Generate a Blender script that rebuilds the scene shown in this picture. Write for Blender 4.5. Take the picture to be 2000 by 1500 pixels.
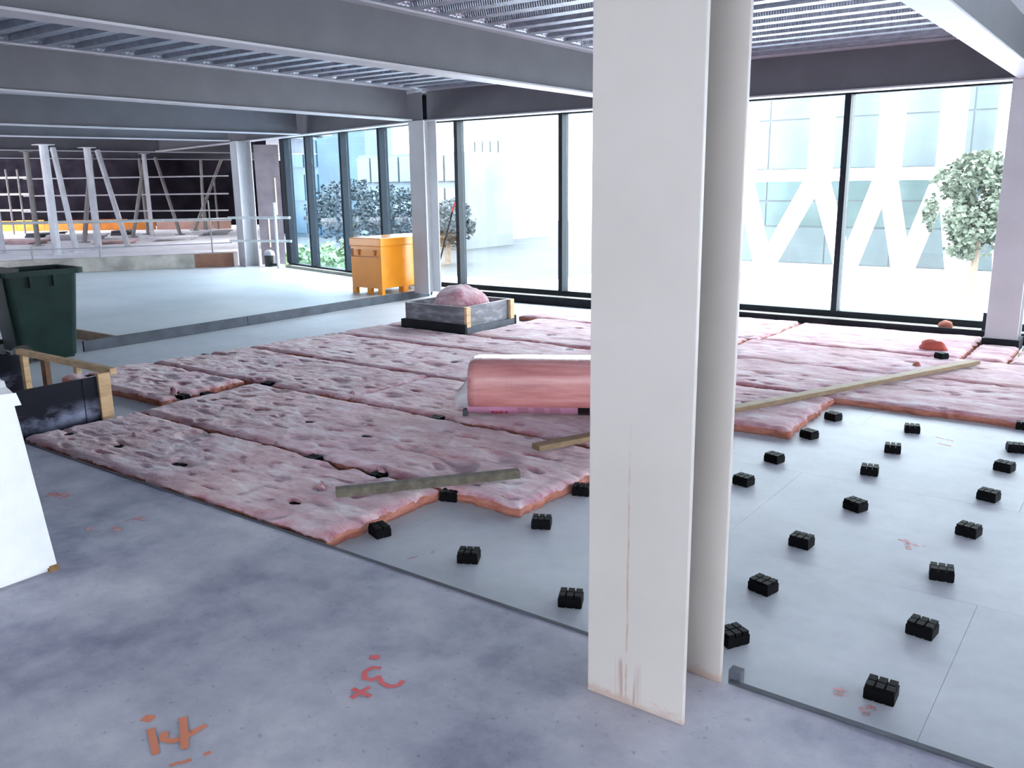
import bpy, math, random
import numpy as np
from mathutils import Vector, Matrix, noise as mnoise

random.seed(7)
scene = bpy.context.scene
col = scene.collection
for o in list(bpy.data.objects):
    bpy.data.objects.remove(o)

# ---------------------------------------------------------------- camera
# world: x along the glazed wall, y towards it, z up; floor of the near slab is z = 0
FPX = 1691.8
RIGHT = Vector((0.8049, 0.5933, -0.0124))
DOWN = Vector((0.1233, -0.1877, -0.9745))
FWD = Vector((-0.5805, 0.7828, -0.2242))
FWD.normalize()
RIGHT = (RIGHT - FWD * RIGHT.dot(FWD)).normalized()
DOWN = FWD.cross(RIGHT).normalized()
EYE = Vector((0, 0, 1.6))
cam_d = bpy.data.cameras.new('camera')
cam_d.sensor_width = 36.0
cam_d.lens = FPX / 2000 * 36.0
cam_d.clip_start = 0.05
cam_d.clip_end = 600
cam = bpy.data.objects.new('camera', cam_d)
col.objects.link(cam)
m3 = Matrix((RIGHT, -DOWN, -FWD)).transposed()
cam.matrix_world = Matrix.Translation(EYE) @ m3.to_4x4()
scene.camera = cam


def G(px, py, z=0.0):
    """point of the horizontal plane z that stands at a pixel of the photograph (used to survey positions)"""
    d = RIGHT * (px - 1000) + DOWN * (py - 750) + FWD * FPX
    t = (z - EYE.z) / d.z
    return EYE + d * t


# ---------------------------------------------------------------- sky and exposure
world = bpy.data.worlds.new('overcast_sky')
scene.world = world
world.use_nodes = True
bg = world.node_tree.nodes['Background']
bg.inputs[0].default_value = (0.87, 0.92, 1.0, 1)
bg.inputs[1].default_value = 1.0
scene.view_settings.view_transform = 'Standard'
scene.view_settings.look = 'None'
scene.view_settings.gamma = 1.0
scene.view_settings.use_curve_mapping = False
scene.view_settings.exposure = 4.0

# ---------------------------------------------------------------- materials
MATS = {}


class NT:
    def __init__(self, name):
        self.m = bpy.data.materials.new(name)
        self.m.use_nodes = True
        self.t = self.m.node_tree
        self.p = self.t.nodes['Principled BSDF']
        self.out = self.t.nodes['Material Output']

    def n(self, kind, **kw):
        nd = self.t.nodes.new(kind)
        for k, v in kw.items():
            if k.startswith('i_'):
                key = k[2:]
                nd.inputs[int(key) if key.isdigit() else key].default_value = v
            else:
                setattr(nd, k, v)
        return nd

    def l(self, a, b):
        self.t.links.new(a, b)

    def coord(self, scale=(1, 1, 1), kind='Object'):
        tc = self.n('ShaderNodeTexCoord')
        mp = self.n('ShaderNodeMapping')
        mp.inputs['Scale'].default_value = scale
        self.l(tc.outputs[kind], mp.inputs['Vector'])
        return mp.outputs['Vector']

    def noise(self, vec, scale, detail=4, rough=0.55):
        nd = self.n('ShaderNodeTexNoise')
        nd.inputs['Scale'].default_value = scale
        nd.inputs['Detail'].default_value = detail
        nd.inputs['Roughness'].default_value = rough
        self.l(vec, nd.inputs['Vector'])
        return nd.outputs['Fac']

    def ramp(self, fac, stops):
        r = self.n('ShaderNodeValToRGB')
        el = r.color_ramp.elements
        while len(el) < len(stops):
            el.new(0.5)
        for e, (p, c) in zip(el, stops):
            e.position = p
            e.color = (c[0], c[1], c[2], 1) if not isinstance(c, (int, float)) else (c, c, c, 1)
        self.l(fac, r.inputs['Fac'])
        return r.outputs['Color']

    def mix(self, fac, a, b, mode='MIX'):
        mx = self.n('ShaderNodeMix', data_type='RGBA', blend_type=mode)
        for s, v in ((0, fac), (6, a), (7, b)):
            if hasattr(v, 'links'):
                self.l(v, mx.inputs[s])
            elif s == 0:
                mx.inputs[0].default_value = v
            else:
                mx.inputs[s].default_value = (*v, 1)
        return mx.outputs[2]

    def math(self, op, a, b=None, clamp=False):
        nd = self.n('ShaderNodeMath', operation=op, use_clamp=clamp)
        for i, v in enumerate((a, b)):
            if v is None:
                continue
            if hasattr(v, 'links'):
                self.l(v, nd.inputs[i])
            else:
                nd.inputs[i].default_value = v
        return nd.outputs[0]

    def bump(self, h, strength=0.3, dist=0.01):
        b = self.n('ShaderNodeBump')
        b.inputs['Strength'].default_value = strength
        b.inputs['Distance'].default_value = dist
        self.l(h, b.inputs['Height'])
        self.l(b.outputs[0], self.p.inputs['Normal'])

    def base(self, c):
        if hasattr(c, 'links'):
            self.l(c, self.p.inputs['Base Color'])
        else:
            self.p.inputs['Base Color'].default_value = (*c, 1)

    def set(self, **kw):
        for k, v in kw.items():
            self.p.inputs[k.replace('_', ' ')].default_value = v


def simple(name, c, rough=0.6, metal=0.0, var=0.15, scale=8, bump=0.0, coat=0.0, stretch=(1, 1, 1)):
    """plain material with a slight natural variation of tone"""
    t = NT(name)
    v = t.coord(stretch)
    f = t.noise(v, scale)
    lo = tuple(x * (1 - var) for x in c)
    hi = tuple(min(1, x * (1 + var)) for x in c)
    t.base(t.ramp(f, [(0.3, lo), (0.7, hi)]))
    t.set(Roughness=rough, Metallic=metal)
    if coat:
        t.set(Coat_Weight=coat, Coat_Roughness=0.1)
    if bump:
        t.bump(t.noise(v, scale * 6), bump, 0.005)
    MATS[name] = t.m
    return t.m


# concrete of the near slab: mottled, dusty, with pits
t = NT('near_concrete')
v = t.coord()
a = t.ramp(t.noise(v, 1.3, 6, 0.6), [(0.34, (0.22, 0.225, 0.305)), (0.48, (0.43, 0.43, 0.50)), (0.66, (0.62, 0.61, 0.655))])
b = t.ramp(t.noise(v, 7, 6, 0.7), [(0.35, (0.80, 0.81, 0.86)), (0.6, (1, 1, 1))])
c1 = t.mix(0.8, a, b, 'MULTIPLY')
pit = t.ramp(t.noise(v, 38, 3, 0.6), [(0.30, 0.45), (0.36, 1.0)])
c1 = t.mix(0.55, c1, pit, 'MULTIPLY')
t.base(c1)
t.l(t.ramp(t.noise(v, 2.2), [(0.3, 0.5), (0.7, 0.75)]), t.p.inputs['Roughness'])
t.bump(t.noise(v, 60), 0.12, 0.004)
M_NEAR = t.m

# flat sheet floor below the batts and the pads
t = NT('sheet_floor')
v = t.coord()
a = t.ramp(t.noise(v, 0.9, 6, 0.6), [(0.3, (0.46, 0.485, 0.525)), (0.7, (0.58, 0.60, 0.635))])
b = t.ramp(t.noise(v, 9, 5, 0.65), [(0.32, (0.88, 0.88, 0.9)), (0.6, (1, 1, 1))])
c1 = t.mix(0.7, a, b, 'MULTIPLY')
t.base(c1)
t.set(Roughness=0.55)
t.bump(t.noise(v, 45), 0.06, 0.003)
M_SHEET = t.m

# pale finished slab beyond the dark strip
t = NT('pale_slab')
v = t.coord()
a = t.ramp(t.noise(v, 0.7, 6, 0.6), [(0.3, (0.50, 0.54, 0.56)), (0.7, (0.66, 0.69, 0.70))])
t.base(a)
t.set(Roughness=0.42)
t.bump(t.noise(v, 30), 0.05, 0.003)
M_PALE = t.m

# pink glass wool: pale dusty top, salmon cut sides
t = NT('wool_top')
v = t.coord((1, 1, 1))
vs = t.coord((0.55, 1.5, 1))
a = t.ramp(t.noise(vs, 5, 8, 0.68), [(0.28, (0.30, 0.085, 0.12)), (0.42, (0.55, 0.235, 0.305)), (0.55, (0.74, 0.495, 0.565)), (0.68, (0.92, 0.86, 0.89))])
b = t.ramp(t.noise(v, 1.6, 3), [(0.42, (1, 0.97, 0.97)), (0.64, (0.93, 0.84, 0.74))])
c1 = t.mix(0.8, a, b, 'MULTIPLY')
d = t.ramp(t.noise(vs, 34, 5, 0.7), [(0.3, (0.7, 0.6, 0.62)), (0.55, (1, 1, 1))])
c1 = t.mix(0.65, c1, d, 'MULTIPLY')
t.base(c1)
t.set(Roughness=0.95, Sheen_Weight=1.0, Sheen_Roughness=0.3)
t.bump(t.noise(vs, 45, 8, 0.75), 0.65, 0.02)
M_WOOL = t.m
t = NT('wool_side')
v = t.coord((1, 1, 5))
t.base(t.ramp(t.noise(v, 9, 6, 0.6), [(0.3, (0.30, 0.085, 0.05)), (0.7, (0.56, 0.25, 0.19))]))
t.set(Roughness=0.95)
t.bump(t.noise(v, 40, 6, 0.7), 0.5, 0.01)
M_WSIDE = t.m

# primed structural steel; the beam webs' shade is put into a darker tone
simple('steel_primer', (0.46, 0.46, 0.48), 0.5, 0.0, 0.07, 2.5)
simple('web_primer_shaded', (0.125, 0.122, 0.138), 0.5, 0.0, 0.09, 2.5)
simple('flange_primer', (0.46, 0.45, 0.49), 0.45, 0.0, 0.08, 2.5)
# the nearest column carries a rust run and mud at its foot
t = NT('column_primer')
v = t.coord()
base = t.ramp(t.noise(v, 2.0), [(0.3, (0.50, 0.465, 0.435)), (0.7, (0.56, 0.525, 0.49))])  # warm light from behind is mixed into the paint tone
tc = t.n('ShaderNodeTexCoord')
sp = t.n('ShaderNodeSeparateXYZ')
t.l(tc.outputs['Object'], sp.inputs[0])
wob = t.math('MULTIPLY', t.math('SUBTRACT', t.noise(t.coord((0.01, 0.01, 5)), 1.0, 2), 0.5), 0.012)
dx = t.math('ABSOLUTE', t.math('ADD', t.math('SUBTRACT', sp.outputs[0], -0.028), wob))
streak = t.math('SUBTRACT', 1.0, t.math('DIVIDE', dx, 0.006), True)
zf = t.ramp(sp.outputs[2], [(0.0, 1.0), (0.65, 0.85), (0.95, 0.0)])
brk = t.ramp(t.noise(t.coord((0.01, 0.01, 6)), 1.5, 3), [(0.38, 0.05), (0.55, 1.0)])
streak = t.math('MULTIPLY', t.math('MULTIPLY', streak, zf), brk)
dx2 = t.math('ABSOLUTE', t.math('SUBTRACT', sp.outputs[0], -0.022))
wide = t.math('SUBTRACT', 1.0, t.math('DIVIDE', dx2, 0.05), True)
zlow = t.math('SUBTRACT', 1.0, t.math('DIVIDE', sp.outputs[2], 0.17), True)
runs = t.ramp(t.noise(t.coord((55, 1, 1.5)), 1.0, 2), [(0.5, 0.0), (0.58, 1.0)])
splash = t.math('MULTIPLY', t.math('MULTIPLY', t.math('MULTIPLY', wide, runs), t.ramp(zlow, [(0.05, 0.0), (0.2, 1.0)])), 2.0, True)
mudn = t.math('ADD', t.math('DIVIDE', sp.outputs[2], 0.10), t.math('MULTIPLY', t.noise(t.coord((1, 1, 2)), 16, 4), 1.05))
mud = t.ramp(mudn, [(0.62, 0.9), (0.86, 0.0)])
rust = t.mix(t.noise(v, 30), (0.36, 0.20, 0.09), (0.42, 0.27, 0.19))
c1 = t.mix(t.math('MULTIPLY', streak, 0.9), base, rust)
c1 = t.mix(t.math('MULTIPLY', splash, 0.75), c1, (0.36, 0.24, 0.2))
c1 = t.mix(mud, c1, (0.46, 0.34, 0.29))
t.base(c1)
t.set(Roughness=0.5)
M_COL = t.m

# galvanised deck with rows of small embossments
t = NT('galvanised_deck')
v = t.coord()
a = t.ramp(t.noise(v, 12, 3), [(0.3, (0.30, 0.32, 0.38)), (0.7, (0.46, 0.48, 0.55))])
t.base(a)
t.set(Roughness=0.38, Metallic=0.75)
w1 = t.n('ShaderNodeTexWave', wave_type='BANDS', bands_direction='X')
w1.inputs['Scale'].default_value = 14
t.l(v, w1.inputs['Vector'])
w2 = t.n('ShaderNodeTexWave', wave_type='BANDS', bands_direction='Y')
w2.inputs['Scale'].default_value = 6.3
t.l(v, w2.inputs['Vector'])
t.bump(t.math('MULTIPLY', w1.outputs['Fac'], w2.outputs['Fac']), 0.5, 0.012)
M_DECK = t.m

simple('soffit_concrete', (0.2, 0.2, 0.21), 0.8)
simple('frame_black', (0.012, 0.017, 0.023), 0.55, 0.0, 0.15, 4)
simple('foam_black', (0.012, 0.013, 0.018), 0.75, 0.0, 0.3, 6)
simple('foam_slate', (0.06, 0.068, 0.088), 0.7, 0.0, 0.35, 5)
simple('rubber', (0.0018, 0.0018, 0.003), 0.6, 0.0, 0.2, 20)
simple('timber_pale', (0.60, 0.40, 0.22), 0.7, 0.0, 0.25, 9, 0.2, 0, (1, 0.3, 3))
simple('timber_tan', (0.22, 0.145, 0.08), 0.7, 0.0, 0.25, 9, 0.2, 0, (1, 0.3, 3))
simple('timber_grey', (0.115, 0.10, 0.075), 0.75, 0.0, 0.4, 7, 0.3, 0, (3, 1, 3))
simple('timber_brown', (0.16, 0.075, 0.04), 0.75, 0.0, 0.3, 7, 0.2)
simple('ledge_beige', (0.42, 0.38, 0.30), 0.7, 0.0, 0.2, 5)
simple('bin_green', (0.006, 0.021, 0.018), 0.42, 0.0, 0.3, 4)
simple('bin_green_light', (0.05, 0.085, 0.05), 0.4, 0.0, 0.2, 4)
simple('black_plastic', (0.01, 0.011, 0.013), 0.4, 0.0, 0.2, 8)
simple('silver_wheel', (0.35, 0.36, 0.4), 0.35, 0.3, 0.1, 8)
simple('cabinet_orange', (0.92, 0.32, 0.008), 0.28, 0.0, 0.06, 3, 0, 0.4)
simple('cabinet_dark_orange', (0.45, 0.12, 0.005), 0.45, 0.0, 0.1, 3)
simple('white_film', (0.86, 0.87, 0.88), 0.4, 0.0, 0.05, 6, 0.15)
simple('cardboard', (0.22, 0.12, 0.05), 0.8, 0.0, 0.3, 20)
simple('galv_tube', (0.62, 0.65, 0.64), 0.4, 0.2, 0.12, 10)
simple('prop_paint', (0.62, 0.60, 0.62), 0.55, 0.0, 0.12, 6)
simple('prop_dull', (0.34, 0.31, 0.29), 0.6, 0.0, 0.15, 6)
simple('board_orange', (0.72, 0.23, 0.02), 0.6, 0.0, 0.3, 2)
simple('board_pink', (0.70, 0.42, 0.33), 0.7, 0.0, 0.15, 2)
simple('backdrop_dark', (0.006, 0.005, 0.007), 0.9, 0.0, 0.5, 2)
simple('upstand_concrete', (0.42, 0.38, 0.33), 0.8, 0.0, 0.35, 3, 0.3)
simple('upstand_ply', (0.28, 0.13, 0.08), 0.7, 0.0, 0.2, 5)
simple('debris_white', (0.78, 0.74, 0.76), 0.7, 0.0, 0.12, 2, 0.2)
simple('debris_pink', (0.70, 0.50, 0.48), 0.8, 0.0, 0.25, 4, 0.2)
simple('wrapped_concrete', (0.095, 0.085, 0.10), 0.45, 0.0, 0.3, 3, 0.3)
simple('scrap_red', (0.42, 0.08, 0.06), 0.8, 0.0, 0.2, 10)
simple('red_tape', (0.6, 0.05, 0.05), 0.5, 0.0, 0.1, 10)
simple('plaza_pale', (0.62, 0.62, 0.62), 0.8, 0.0, 0.08, 0.3)
simple('white_concrete', (0.88, 0.88, 0.87), 0.6, 0.0, 0.03, 0.5)
simple('glass_green', (0.085, 0.115, 0.115), 0.25, 0.0, 0.25, 0.25)
simple('glass_pale', (0.11, 0.13, 0.138), 0.3, 0.0, 0.15, 0.25)
simple('glass_blue', (0.022, 0.055, 0.085), 0.2, 0.0, 0.35, 0.2)
simple('block_grey', (0.12, 0.13, 0.14), 0.7, 0.0, 0.15, 0.3)
simple('leaf_pale', (0.085, 0.10, 0.072), 0.7, 0.0, 0.4, 1.5)
simple('leaf_dark', (0.025, 0.035, 0.04), 0.7, 0.0, 0.5, 1.5)
simple('leaf_bright', (0.17, 0.25, 0.13), 0.7, 0.0, 0.4, 1.5)
simple('asphalt', (0.026, 0.031, 0.036), 0.8, 0.0, 0.2, 0.3)
simple('bark', (0.16, 0.12, 0.09), 0.9, 0.0, 0.3, 5)

# black film-faced plywood with a splash of white dust
t = NT('formply_black')
v = t.coord()
f = t.noise(t.coord((2.2, 2.2, 5)), 1.6, 6, 0.65)
sp = t.n('ShaderNodeSeparateXYZ')
tc = t.n('ShaderNodeTexCoord')
t.l(tc.outputs['Object'], sp.inputs[0])
band = t.math('SUBTRACT', 1.0, t.math('DIVIDE', t.math('ABSOLUTE', t.math('SUBTRACT', sp.outputs[2], 0.12)), 0.10), True)
fac = t.math('MULTIPLY', band, t.ramp(f, [(0.42, 0.0), (0.7, 1.0)]))
t.base(t.mix(fac, (0.005, 0.006, 0.014), (0.36, 0.38, 0.55)))
t.set(Roughness=0.5, Specular_IOR_Level=0.2)
M_FPLY = t.m
# dusty grey film-faced plywood
t = NT('formply_grey')
f = t.noise(t.coord((1.6, 1.6, 5)), 3.2, 6, 0.65)
t.base(t.ramp(f, [(0.3, (0.07, 0.072, 0.085)), (0.52, (0.15, 0.155, 0.175)), (0.72, (0.36, 0.37, 0.42))]))
t.set(Roughness=0.38)
M_FGREY = t.m

# plastic-wrapped wool pack
t = NT('wrapped_wool')
v = t.coord((0.35, 4, 4))
vw = t.coord((7, 0.7, 0.7))
a = t.ramp(t.noise(v, 5, 6, 0.6), [(0.3, (0.44, 0.14, 0.14)), (0.55, (0.62, 0.26, 0.25)), (0.75, (0.70, 0.38, 0.37))])
t.base(a)
t.set(Roughness=0.5, Coat_Weight=1.0, Coat_Roughness=0.12)
h = t.noise(vw, 5, 5, 0.65)
bm_ = t.n('ShaderNodeBump')
bm_.inputs['Strength'].default_value = 0.9
bm_.inputs['Distance'].default_value = 0.02
t.l(h, bm_.inputs['Height'])
t.l(bm_.outputs[0], t.p.inputs['Coat Normal'])
M_PACK = t.m
simple('pack_print_lilac', (0.62, 0.30, 0.46), 0.35, 0.0, 0.1, 10, 0, 0.5)
simple('print_red', (0.45, 0.01, 0.05), 0.4)
simple('print_grey', (0.32, 0.15, 0.18), 0.5)
# clear film
t = NT('clear_film')
tr = t.n('ShaderNodeBsdfTransparent')
tr.inputs[0].default_value = (0.95, 0.96, 0.97, 1)
mx = t.n('ShaderNodeMixShader')
mx.inputs[0].default_value = 0.45
t.set(Roughness=0.2)
t.base((0.80, 0.82, 0.84))
t.l(tr.outputs[0], mx.inputs[1])
t.l(t.p.outputs[0], mx.inputs[2])
t.l(mx.outputs[0], t.out.inputs[0])
M_FILM = t.m


def glass(name, tint, refl_col=(1, 1, 1)):
    """architectural pane: clear with mirror reflection growing at grazing angles"""
    t = NT(name)
    tr = t.n('ShaderNodeBsdfTransparent')
    tr.inputs[0].default_value = (*tint, 1)
    gl = t.n('ShaderNodeBsdfGlossy')
    gl.inputs['Roughness'].default_value = 0.02
    gl.inputs['Color'].default_value = (*refl_col, 1)
    lw = t.n('ShaderNodeLayerWeight')
    lw.inputs[0].default_value = 0.5
    mx = t.n('ShaderNodeMixShader')
    t.l(t.math('ADD', t.math('MULTIPLY', t.math('POWER', lw.outputs['Facing'], 5.0), 0.55), 0.025), mx.inputs[0])
    t.l(tr.outputs[0], mx.inputs[1])
    t.l(gl.outputs[0], mx.inputs[2])
    t.l(mx.outputs[0], t.out.inputs[0])
    return t.m


M_GLASS = glass('window_glass', (0.90, 0.95, 0.95))
M_GLASS2 = glass('window_glass_tinted', (0.80, 0.90, 0.95))


def paint(name, c, cover):
    """worn spray paint: covers the floor in patches"""
    t = NT(name)
    f = t.noise(t.coord(), 35, 4, 0.6)
    tr = t.n('ShaderNodeBsdfTransparent')
    mx = t.n('ShaderNodeMixShader')
    t.l(t.ramp(f, [(0.62 - cover * 0.35, 0.0), (0.78 - cover * 0.35, min(1.0, 0.35 + cover * 0.6))]), mx.inputs[0])
    t.base(c)
    t.set(Roughness=0.8)
    t.l(tr.outputs[0], mx.inputs[1])
    t.l(t.p.outputs[0], mx.inputs[2])
    t.l(mx.outputs[0], t.out.inputs[0])
    return t.m


for nm in ('backdrop_dark', 'rubber', 'foam_black', 'frame_black', 'bin_green'):
    MATS[nm].node_tree.nodes['Principled BSDF'].inputs['Specular IOR Level'].default_value = {'backdrop_dark': 0.0, 'rubber': 0.10}.get(nm, 0.2)
M_PORANGE = paint('spray_orange', (0.72, 0.25, 0.14), 1.2)
M_PRED = paint('spray_red', (0.75, 0.16, 0.17), 1.3)
M_PFADE = paint('spray_faded', (0.85, 0.42, 0.40), 0.6)
M = MATS


# ---------------------------------------------------------------- mesh helpers
class MB:
    """collects polygons; build() links them as one mesh object"""

    def __init__(self):
        self.v = []
        self.f = []
        self.mi = []

    def poly(self, pts, mi=0):
        k = len(self.v)
        self.v += [tuple(p) for p in pts]
        self.f.append(tuple(range(k, k + len(pts))))
        self.mi.append(mi)
        return self

    def box(self, a, b, mi=0, rz=0.0, c=None):
        x0, y0, z0 = a
        x1, y1, z1 = b
        pts = [(x0, y0, z0), (x1, y0, z0), (x1, y1, z0), (x0, y1, z0), (x0, y0, z1), (x1, y0, z1), (x1, y1, z1), (x0, y1, z1)]
        if rz:
            cx, cy = c if c else ((x0 + x1) / 2, (y0 + y1) / 2)
            cs, sn = math.cos(rz), math.sin(rz)
            pts = [(cx + (x - cx) * cs - (y - cy) * sn, cy + (x - cx) * sn + (y - cy) * cs, z) for x, y, z in pts]
        k = len(self.v)
        self.v += pts
        for q in ((0, 3, 2, 1), (4, 5, 6, 7), (0, 1, 5, 4), (1, 2, 6, 5), (2, 3, 7, 6), (3, 0, 4, 7)):
            self.f.append(tuple(k + i for i in q))
            self.mi.append(mi)
        return self

    def bar(self, p, q, w, h, up=(0, 0, 1), mi=0):
        """rectangular bar from p to q, w sideways, h along up"""
        p, q = Vector(p), Vector(q)
        d = (q - p).normalized()
        s = d.cross(Vector(up)).normalized() * (w / 2)
        u = s.cross(d).normalized() * (h / 2)
        ring = [-s - u, s - u, s + u, -s + u]
        k = len(self.v)
        self.v += [tuple(p + r) for r in ring] + [tuple(q + r) for r in ring]
        for i in range(4):
            j = (i + 1) % 4
            self.f.append((k + i, k + j, k + 4 + j, k + 4 + i))
            self.mi.append(mi)
        self.f += [(k + 3, k + 2, k + 1, k), (k + 4, k + 5, k + 6, k + 7)]
        self.mi += [mi, mi]
        return self

    def tube(self, pts, r, n=10, mi=0, cap=True):
        pts = [Vector(p) for p in pts]
        rr = r if isinstance(r, (list, tuple)) else [r] * len(pts)
        k = len(self.v)
        for i, p in enumerate(pts):
            d = (pts[min(i + 1, len(pts) - 1)] - pts[max(i - 1, 0)]).normalized()
            ref = Vector((0, 0, 1)) if abs(d.z) < 0.9 else Vector((1, 0, 0))
            s = d.cross(ref).normalized()
            u = s.cross(d)
            for a in range(n):
                th = 2 * math.pi * a / n
                self.v.append(tuple(p + s * (math.cos(th) * rr[i]) + u * (math.sin(th) * rr[i])))
        for i in range(len(pts) - 1):
            for a in range(n):
                b = (a + 1) % n
                self.f.append((k + i * n + a, k + i * n + b, k + (i + 1) * n + b, k + (i + 1) * n + a))
                self.mi.append(mi)
        if cap:
            self.f.append(tuple(k + a for a in reversed(range(n))))
            self.f.append(tuple(k + (len(pts) - 1) * n + a for a in range(n)))
            self.mi += [mi, mi]
        return self

    def prism(self, outline, z0, z1, mi=0):
        """vertical prism over an xy outline (counter-clockwise)"""
        n = len(outline)
        k = len(self.v)
        self.v += [(x, y, z0) for x, y in outline] + [(x, y, z1) for x, y in outline]
        self.f.append(tuple(k + i for i in reversed(range(n))))
        self.f.append(tuple(k + n + i for i in range(n)))
        self.mi += [mi, mi]
        for i in range(n):
            j = (i + 1) % n
            self.f.append((k + i, k + j, k + n + j, k + n + i))
            self.mi.append(mi)
        return self

    def build(self, name, mats, parent=None, smooth=False, bevel=0.0, kind=None):
        me = bpy.data.meshes.new(name)
        me.from_pydata(self.v, [], self.f)
        for m_ in (mats if isinstance(mats, (list, tuple)) else [mats]):
            me.materials.append(m_)
        if any(self.mi):
            me.polygons.foreach_set('material_index', self.mi)
        if smooth:
            me.polygons.foreach_set('use_smooth', [True] * len(me.polygons))
        me.update()
        o = bpy.data.objects.new(name, me)
        col.objects.link(o)
        if parent:
            o.parent = parent
        if bevel:
            bv = o.modifiers.new('edge', 'BEVEL')
            bv.width = bevel
            bv.segments = 2
            bv.limit_method = 'ANGLE'
        if kind:
            o['kind'] = kind
        return o


def tag(o, label, cat, group=None):
    o['label'] = label
    o['category'] = cat
    if group:
        o['group'] = group
    return o


def thing(name, label, cat, loc=(0, 0, 0), rz=0.0, group=None):
    o = bpy.data.objects.new(name, None)
    o.empty_display_size = 0.2
    col.objects.link(o)
    o.location = loc
    o.rotation_euler = (0, 0, rz)
    return tag(o, label, cat, group)


def struct(name):
    o = bpy.data.objects.new(name, None)
    col.objects.link(o)
    o['kind'] = 'structure'
    return o


def copy_tree(o, parent=None):
    c = o.copy()
    col.objects.link(c)
    c.parent = parent
    for ch in o.children:
        copy_tree(ch, c)
    return c


ZL = -0.05      # sheet floor under pads and batts
ZR = 0.05       # finished slab beyond the dark strip
YJ = 2.455      # edge of the near slab
YW = 10.3       # straight glazed wall
ZD = 2.93       # underside of the deck
ZB = 2.50       # underside of the beams
XK = -9.3       # where the glazed wall bends


def fy(x):
    """y of the bent glazed wall"""
    return YW + 0.25 * (XK - x)


# ---------------------------------------------------------------- floors
# sheet floor with thin open joints between big sheets
fl = struct('floor')
MB().box((-17.5, -4.5, ZL - 0.3), (7, 12.4, ZL - 0.012)).build('subfloor', M['soffit_concrete'], fl)
xs = [-17.5, -13.5, -11.1, -8.7, -6.3, -3.9, -1.5, 0.9, 3.3, 7]
ys = [2.40, 3.62, 4.84, 6.06, 7.28, 8.50, 9.72, 12.4]
for j in range(len(ys) - 1):
    for i in range(len(xs) - 1):
        sh = 0.0 if j % 2 else 1.1
        a, b = xs[i] + (sh if i else 0), xs[i + 1] + (sh if i + 1 < len(xs) - 1 else 0)
        g_ = 0.0006
        MB().box((a + g_, ys[j] + g_, ZL - 0.012), (b - g_, ys[j + 1] - g_, ZL)).build('floor_sheet', M_SHEET, fl)
near = MB().box((-17.5, -4.5, ZL - 0.011), (7, YJ, 0.0)).build('floor_near_slab', M_NEAR, None, kind='structure')
MB().prism([(-8.93, 4.92), (-8.93, 10.0), (-9.3, 10.35), (-14.6, 11.7), (-15.35, 11.1), (-17.3, 7.6), (-17.3, 4.92)][::1],
           ZL + 0.001, ZR).build('floor_finished_slab', M_PALE, None, kind='structure')
tag(MB().box((-17.2, 4.885, ZL + 0.001), (-8.95, 4.918, ZR + 0.006)).build('edge_timber', M['timber_tan']),
    'thin timber edge board along the finished slab behind the green bin', 'edge board')

# dark isolation strip along the edge of the near slab, split by the column
st = thing('edge_strip', 'thin dark strip along the edge of the near slab left of the big column', 'edge strip', (-3.5, YJ, 0))
MB().box((-4.5, 0.001, ZL + 0.002), (2.185, 0.016, 0.004)).build('strip', M['foam_slate'], st)
st = thing('edge_strip', 'grey edge strip running from the big column foot to the lower right', 'edge strip', (0, YJ, 0))
MB().box((-0.955, 0.001, ZL + 0.002), (7, 0.022, 0.006)).build('strip', M['foam_slate'], st)
MB().box((-0.965, 0.024, ZL + 0.002), (-0.925, 0.06, 0.035)).build('strip_end_block', M['foam_slate'], st)
# dark strip between the sheet floor and the finished slab
cu = thing('isolation_strip', 'long dark foam strip crossing the floor from the green bin to the far column', 'foam strip', (-8.92, 4.5, ZL))
for i, (a, b) in enumerate(((0.0, 2.05), (2.056, 5.4))):
    MB().box((-0.005, a, 0.001), (0.03, b, 0.115)).build('foam_length', M['foam_slate'], cu, bevel=0.004)
sk = thing('isolation_strip', 'dark foam upstand along the foot of the straight window wall', 'foam strip', (0, 10.0, ZL))
for a, b in ((-8.25, -5.6), (-5.596, -2.9), (-2.896, -0.2), (-0.196, 6.9)):
    MB().box((a, 0.0, 0.001), (b, 0.03, 0.118)).build('foam_length', M['foam_black'], sk, bevel=0.004)

# ---------------------------------------------------------------- spray marks on the floor
def stroke(pts, w, mat, z=0.0012, name='spray_mark'):
    """a sprayed line on the floor, drawn as a thin skin"""
    mb = MB()
    P = [Vector((p[0], p[1], 0)) for p in pts]
    L, R_ = [], []
    for i, p in enumerate(P):
        d = (P[min(i + 1, len(P) - 1)] - P[max(i - 1, 0)]).normalized()
        n_ = Vector((-d.y, d.x, 0)) * (w / 2 * (0.85 + 0.3 * random.random()))
        L.append(p + n_)
        R_.append(p - n_)
    for i in range(len(P) - 1):
        mb.poly([(R_[i].x, R_[i].y, z), (R_[i + 1].x, R_[i + 1].y, z), (L[i + 1].x, L[i + 1].y, z), (L[i].x, L[i].y, z)])
    return mb


def px_stroke(pxs, w, mat, parent, zf=0.0, dz=0.0):
    pts = []
    for i in range(len(pxs) - 1):
        a, b = G(*pxs[i], zf), G(*pxs[i + 1], zf)
        n_ = 3
        for k in range(n_):
            pts.append(a.lerp(b, k / n_))
    pts.append(G(*pxs[-1], zf))
    stroke(pts, w, mat, zf + 0.0012 + dz).build('spray_stroke', mat, parent)


def marks(label, strokes, w, mat, zf=0.0):
    c = G(*strokes[0][0], zf)
    t_ = thing('spray_mark', label, 'floor marking', (0, 0, 0))
    for k, s in enumerate(strokes):
        dot = len(s) == 2 and abs(s[0][0] - s[1][0]) < 22 and s[0][1] - s[1][1] in (0, -3)
        px_stroke(s, w * (1.5 if dot else 1.0), mat, t_, zf, 0.0004 * k)
    return t_


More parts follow.
